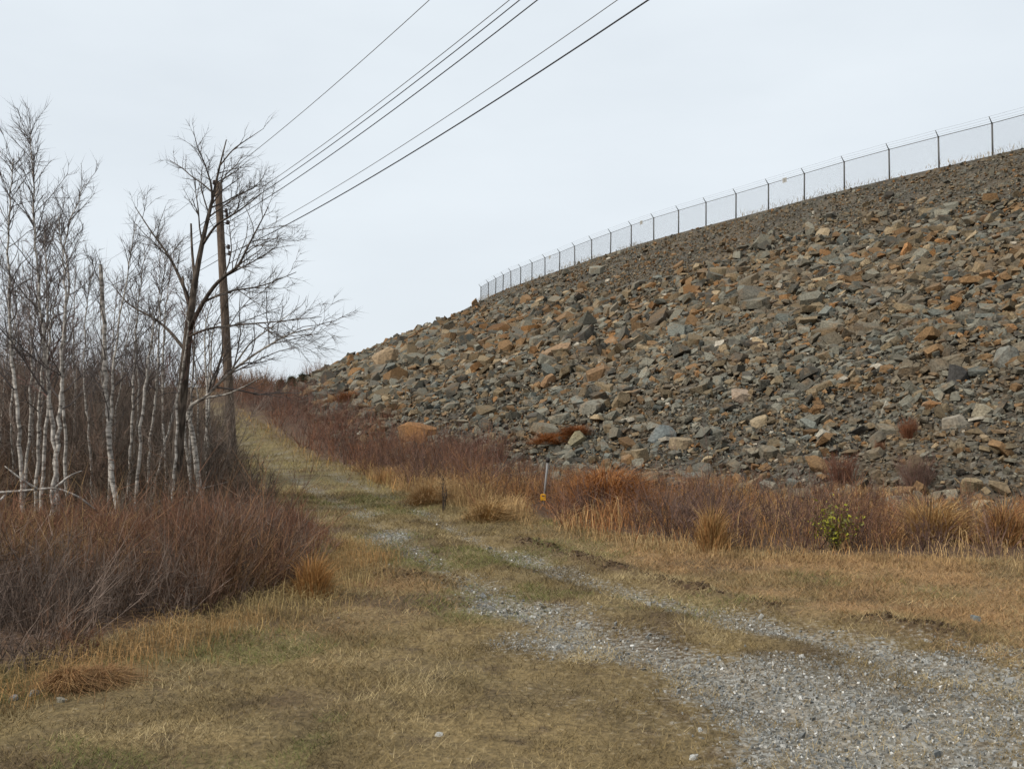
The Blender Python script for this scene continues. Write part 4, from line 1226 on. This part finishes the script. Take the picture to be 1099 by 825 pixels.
# grass tufts along the crest
k = RNG.integers(0, N_T - 1, 14000); s = RNG.normal(.0, .35, len(k))
x = CREST[k, 0] + CREST_N[k, 0] * s + RNG.normal(0, .4, len(k)); y = CREST[k, 1] + CREST_N[k, 1] * s + RNG.normal(0, .4, len(k))
ok = (y > 40) & (y < 150) & (fbm(x / 3, y / 3, 39, 3) > .45); x, y = x[ok], y[ok]
tall_grass('crest_grass', x, y, RNG.uniform(.12, .42, len(x)), tones(x, y, [(.26, .19, .10), (.20, .15, .075), (.16, .12, .06)], 40, 4), 'thin dry grass along the embankment crest under the fence', .022, .5, 10, zfun=lambda a, b: np.full(len(a), CREST_Z - .03))

# short turf near the camera
def turf_acc(x, y):
    g = gravel_mask(x, y)
    return (1 - .72 * g) * (x > -.6 * y - .6) * (x < .75 * y + 1.5) * np.clip((5.0 / y) ** 1.3, 0, 1) * (x > left_edge(y) - .4) * (x < np.where(y > 9, right_front(y) + .6, 99)) * (.35 + .65 * sstep(.35, .6, fbm(x * 2.5, y * 2.5, 44, 3)))
x, y = scatter(2000000, -6, 12, 3.6, 22, turf_acc)
rg2 = np.hypot(x, y)
h = RNG.uniform(.014, .05, len(x)) * (rg2 / 6) ** .35 * (.6 + 1.0 * fbm(x * 1.7, y * 1.7, 46, 3))
an = RNG.uniform(0, 6.283, len(x)); til = RNG.uniform(.4, 2.2, len(x))
b0 = np.stack([x, y, surf_z(x, y) - .003], 1)
tip = b0 + np.stack([np.cos(an) * h * til, np.sin(an) * h * til, h], 1)
gmix = sstep(.50, .72, fbm(x / 1.7, y / 1.7, 51, 4)) * (RNG.random(len(x)) < .40 + .25 * (x < .6))
col = tones(x, y, [(.095, .068, .033), (.18, .130, .056), (.22, .160, .072), (.145, .104, .046), (.34, .262, .135)], 45, .5)
col = np.where((gmix > .35)[:, None], np.array([[.115, .118, .036]]) * RNG.uniform(.7, 1.4, (len(x), 1)), col)
tm = tawny_mask(x, y) > RNG.random(len(x)) * 1.1
col = np.where(tm[:, None], np.array([[.30, .185, .085]]) * RNG.uniform(.6, 1.3, (len(x), 1)), col)
V, Fs, T = blades(b0, tip, .0035 * (rg2 / 5) ** .7, col)
print('turf', len(x))
tag(mesh_np('turf_grass', V, Fs, M_GRASS, T, False), 'short matted dry grass across the foreground', None, None, 'stuff')

x, y = scatter(260000, -34, 3, 14, 62, lambda x, y: (x > left_edge(y) - .3) * (x < right_front(y) + .5) * (1 - .7 * gravel_mask(x, y)) * np.clip(22 / y, 0, 1) * (.35 + .65 * sstep(.4, .6, fbm(x * 1.2, y * 1.2, 47, 3))))
rg2 = np.hypot(x, y); h = RNG.uniform(.03, .10, len(x)) * (rg2 / 18) ** .5 * (.5 + fbm(x, y, 48, 3))
an = RNG.uniform(0, 6.283, len(x)); til = RNG.uniform(.3, 1.8, len(x)); b0 = np.stack([x, y, surf_z(x, y) - .004], 1)
tip = b0 + np.stack([np.cos(an) * h * til, np.sin(an) * h * til, h], 1)
col = tones(x, y, [(.15, .115, .045), (.24, .18, .075), (.20, .165, .06), (.30, .22, .10)], 49, 1.6)
V, Fs, T = blades(b0, tip, .009 * (rg2 / 18) ** .8, col)
print('far turf', len(x))
tag(mesh_np('track_turf', V, Fs, M_GRASS, T, False), 'worn olive and straw grass between the far wheel ruts', None, None, 'stuff')
# gravel stones
def stones(name, x, y, size, col, label, z=None, protos=PRO_G):
    n_ = len(x); z = surf_z(x, y) if z is None else z
    R = rand_rot(np.tile([[0, 0, 1.]], (n_, 1)), RNG.uniform(0, 6.28, n_), .25)
    pl = Pile(); pk = RNG.integers(0, len(protos), n_)
    pos = np.stack([x, y, z + size * .12], 1)
    for k, (PV, PF) in enumerate(protos):
        m_ = pk == k; c_ = int(m_.sum())
        if not c_: continue
        V = np.einsum('nij,nvj->nvi', R[m_], PV[None] * size[m_][:, None, None]) + pos[m_][:, None, :]
        pl.add(V.reshape(-1, 3), (PF[None] + (np.arange(c_) * len(PV))[:, None, None]).reshape(-1, 3), np.repeat(col[m_], len(PV), 0))
    return tag(pl.build(name, M_STONE), label, None, None, 'stuff')
x, y = scatter(330000, -4, 6, 3.6, 18, lambda x, y: sstep(.15, .95, gravel_mask(x, y)) * np.clip((5.5 / y) ** 1.5, 0, 1) * (x < .6 * y + .4))
size = RNG.lognormal(math.log(.0165), .45, len(x)) * (np.hypot(x, y) / 6) ** .3
gp = np.array([[.18, .178, .165], [.255, .255, .242], [.36, .35, .32], [.15, .155, .15], [.22, .185, .135], [.56, .55, .52]])
col = gp[RNG.choice(6, len(x), p=[.26, .25, .14, .16, .13, .06])] * RNG.uniform(.75, 1.2, (len(x), 1))
print('gravel', len(x))
stones('gravel', x, y, size, col, 'grey and white crushed stone of the track')
x, y = scatter(1500, -4, 7, 3.8, 14, lambda x, y: .02 + .5 * sstep(.15, .6, gravel_mask(x, y)))
size = RNG.lognormal(math.log(.025), .35, len(x))
stones('scattered_stones', x, y, size, gp[RNG.choice(6, len(x), p=[.28, .28, .12, .16, .12, .04])] * RNG.uniform(.8, 1.2, (len(x), 1)), 'stray pale stones scattered on the turf', protos=PRO_S)
# dark earth clods
x, y = scatter(60000, -2, 5, 6.5, 14, lambda x, y: np.exp(-(poly_dist(x, y, RIDGE) / .09) ** 2) * .9 * sstep(.33, .62, fbm(x * 1.6, y * 1.6, 43, 3)) + .5 * np.exp(-(((x + 1.15) / .45) ** 2 + ((y - 10.3) / .25) ** 2)))
size = RNG.lognormal(math.log(.030), .4, len(x))
stones('earth_clods', x, y, size, np.array([[.075, .048, .028]]) * RNG.uniform(.6, 1.5, (len(x), 1)), 'dark earth clods thrown up along the track edge')

# ------------------------------------------------------------------ single plants, stones and deadwood
def gp_(u, v):
    y = EYE[2] * F_PX / max(v - 450, 5)
    for _ in range(8):
        p = P(u, v, y); g = float(surf_z(p[0], p[1])[0]); y *= (EYE[2] - g) / max(EYE[2] - p[2], .01)
    p = P(u, v, y); p[2] = float(surf_z(p[0], p[1])[0]); return p

def clump(name, pos, h, w, n_, cols, label, cat, seed, droop=.7, bw=.006):
    rng = np.random.default_rng(seed); pos = np.array(pos)
    an = rng.uniform(0, 6.283, n_); r_ = np.abs(rng.normal(0, 1, n_)) * w * .26
    b0 = np.stack([np.cos(an) * r_, np.sin(an) * r_, 0 * r_ - .02], 1); dv = np.stack([np.cos(an), np.sin(an), 0 * an], 1) + rng.normal(0, .6, (n_, 3)) * [1, 1, 0] + np.array([.5 * droop, -.35 * droop, 0])
    mound = .25 + .85 * np.exp(-(r_ / (w * .34)) ** 2)
    hh = h * rng.uniform(.45, 1.1, n_) * mound
    mid = b0 + dv * (w * .14) + np.array([[0, 0, 1.]]) * (hh * .65)[:, None]
    tip = mid + dv * (w * .28 * rng.uniform(.3, 1.2, n_))[:, None] + np.array([[0, 0, 1.]]) * (hh * .35 * (1 - droop * rng.uniform(.2, 1.8, n_)))[:, None]
    col = np.array(cols)[rng.integers(0, len(cols), n_)] * rng.uniform(.7, 1.25, (n_, 1))
    V, Fs, T = blades(b0, tip, bw, col, mid)
    o = mesh_np(name, V, Fs, M_GRASS, T, False); o.location = Vector(pos.tolist())
    return tag(o, label, cat)
clump('grass_clump', gp_(74, 736), .17, .34, 2400, [(.26, .14, .06), (.31, .19, .085), (.22, .115, .05)], 'low rusty grass hummock at the thicket corner by pale stones', 'grass clump', 1, .9, .0034)
clump('grass_clump', gp_(108, 730), .14, .34, 2000, [(.28, .155, .07), (.32, .20, .09), (.24, .125, .055)], 'second rusty grass hummock merging with the one by the pale stones', 'grass clump', 2, .9, .0034)
clump('grass_clump', gp_(764, 590), .62, .42, 700, [(.34, .19, .07), (.38, .24, .10), (.30, .15, .055)], 'upright straw coloured grass clump in front of dark shrubs', 'grass clump', 3, .3, .008)
clump('grass_clump', gp_(1000, 578), .60, 1.0, 1500, [(.36, .215, .085), (.40, .26, .11), (.32, .17, .06)], 'broad tall straw grass clump below the tan squared boulder', 'grass clump', 4, .35, .008)
clump('grass_clump', gp_(1078, 583), .62, .7, 1000, [(.33, .17, .065), (.36, .22, .09), (.28, .13, .05)], 'tall tawny grass clump at the far edge of the belt', 'grass clump', 5, .4, .008)
clump('grass_clump', gp_(335, 640), .48, .40, 600, [(.36, .20, .07), (.32, .16, .055)], 'orange grass clump at the track side corner of the left thicket', 'grass clump', 6, .35, .006)
clump('grass_clump', gp_(460, 540), .50, .9, 1500, [(.40, .25, .115), (.43, .29, .14), (.36, .20, .08)], 'pale drooping grass mound beside the middle of the track', 'grass clump', 7, .8, .009)
clump('grass_clump', gp_(650, 548), .95, 1.7, 3200, [(.30, .125, .038), (.33, .15, .05), (.27, .105, .032)], 'bright rust orange grass mound beside the yellow box', 'grass clump', 8, .8, .009)
clump('grass_clump', gp_(523, 558), .42, .8, 1300, [(.34, .20, .08), (.38, .25, .11)], 'tawny grass mound beside a lone dark stem', 'grass clump', 9, .8, .008)

# the green bush
g0 = gp_(897, 590); rng = np.random.default_rng(3)
root = empty('green_bush', g0); tag(root, 'small yellow green leafy bush amid the dry belt', 'bush')
n_ = 34; an = rng.uniform(0, 6.283, n_); tip = np.stack([np.cos(an) * rng.random(n_) * .34, np.sin(an) * rng.random(n_) * .30, rng.uniform(.22, .58, n_)], 1)
V, Q, T = frusta(np.zeros((n_, 3)) + rng.normal(0, .03, (n_, 3)) * [1, 1, 0] - [0, 0, .02], tip, .005, .003, (.09, .08, .03)); mesh_np('stem', V, [Q], M_TWIG, T, False, root)
m_ = 750; kk = rng.integers(0, n_, m_); t = rng.uniform(.35, 1.05, m_)[:, None]
p = tip[kk] * t + rng.normal(0, .06, (m_, 3)); q = p + rng.normal(0, .02, (m_, 3)); s_ = rng.normal(0, .008, (m_, 3))
V = np.stack([p, (p + q) / 2 + s_, q, (p + q) / 2 - s_], 1).reshape(-1, 3)
col = np.where(rng.random((m_, 1)) < .6, np.array([[.24, .23, .02]]), np.array([[.10, .095, .028]])) * rng.uniform(.6, 1.35, (m_, 1))
mesh_np('foliage', V, [np.arange(4 * m_).reshape(-1, 4)], M_LEAF, np.repeat(col, 4, 0), False, root)

# rusty shrubs growing among the rocks
for k, (u, v, w, h_, col, lab) in enumerate(((975, 472, 20, 15, (.17, .07, .035), 'small round rust shrub alone among grey stones on the slope'),
        (944, 488, 11, 9, (.16, .075, .04), 'tiny brown shrub low on the stones near the round rust one'),
        (903, 522, 38, 24, (.15, .07, .045), 'brown shrub growing at the toe above the green bush'),
        (590, 476, 28, 15, (.27, .10, .028), 'vivid orange brush patch lying on the rocks above the marker post'),
        (615, 466, 22, 12, (.25, .095, .03), 'orange brush patch beside the upright mossy boulder'),
        (372, 432, 26, 15, (.24, .10, .035), 'orange brown shrub at the far end of the rock toe'),
        (985, 528, 45, 26, (.14, .085, .065), 'grey brown twiggy shrub in front of the tan squared boulder'))):
    p = ray_slope(u, v)
    s = p[1] / F_PX
    if k in (3, 4, 5):
        clump('brush_patch', p, h_ * 1.1 * s, w * 1.5 * s, 1600, [col, tuple(q * .75 for q in col), tuple(q * 1.2 for q in col)], lab, 'brush', 80 + k, .9, .0075 + .0001 * p[1])
        continue
    twiggy('shrub', p - np.array([0, 0, .03]), h_ * 1.5 * s, w * 1.1 * s, 130, col, lab, 'shrub', 80 + k, r=.0035 + .0001 * p[1], twigs=7)
p = gp_(476, 548)
twiggy('bare_sapling', p, .62, .16, 5, (.06, .045, .035), 'lone dark leafless stem at the track verge', 'sapling', 97, r=.010, twigs=6)

# deadwood
def wood(name, ctrl, ra, rb, label, cat, side=()):
    ctrl = np.array(ctrl); b0 = ctrl[0].copy()
    root = empty(name, b0); tag(root, label, cat)
    pts = smooth_path(ctrl, 5 * len(ctrl)); V, Fs, T = tube(pts - b0, np.linspace(ra, rb, len(pts)), 7); mesh_np('stem', V, Fs, M_DEAD, T, True, root)
    for sctrl in side:
        pts = smooth_path(sctrl, 10); V, Fs, T = tube(pts - b0, np.linspace(rb * 1.6, rb * .5, 10), 5); mesh_np('side_branch', V, Fs, M_DEAD, T, True, root)
D = 12.6
wood('fallen_branch', [P(-30, 530, D), P(20, 527, D - .1), P(60, 523, D - .1), P(85, 533, D), P(104, 548, D + .2)], .016, .012, 'bleached fallen branch lying across the birch bases', 'branch',
     ([P(40, 525, D - .1), P(20, 512, D - .2), P(5, 500, D - .2)], [P(60, 523, D - .1), P(75, 510, D), P(88, 505, D + .1)], [P(10, 527, D), P(-8, 545, D - .2), P(-20, 560, D - .2)]))
wood('log', [P(92, 560, 14.4), P(104, 556, 14.5), P(122, 553, 14.6)], .07, .06, 'short grey log on the thicket floor by the snapped birch', 'log')
wood('fallen_pole', [P(150, 545, 17.0), P(200, 528, 18.0), P(245, 517, 19.5)], .015, .010, 'thin pale dead stick leaning low beside the dark tree', 'branch')

# pale stones at the left edge and a flat one on the right turf
for k, (u, v, w, h_, col, lab) in enumerate(((66, 750, 13, 6, PALE, 'white stone lying closest to the rusty hummock at the thicket corner'),
        (38, 742, 16, 7, (.30, .31, .31), 'grey white stone deepest in the thicket corner'),
        (14, 748, 14, 7, (.26, .27, .28), 'grey stone at the picture border by the thicket corner'),
        (1047, 662, 14, 6, (.15, .19, .20), 'flat blue grey stone on the tan turf'),
        (471, 787, 11, 5, (.5, .5, .47), 'white stone alone on the foreground turf'),
        (744, 811, 12, 6, (.55, .55, .52), 'bright white stone at the bottom edge of the gravel'),
        (751, 782, 9, 4, (.55, .55, .52), 'small bright white stone just above the bottom white stone'))):
    p = gp_(u, v + h_ / 2); s = p[1] / F_PX
    detailed_rock('stone', 1400 + k, .5, (p[0], p[1], p[2] + h_ * s * .25), (w * s, w * s, w * s), k * .7, (.05, .1), col, lab)
print('done', sum(len(o.data.polygons) for o in SC.objects if o.type == 'MESH'))
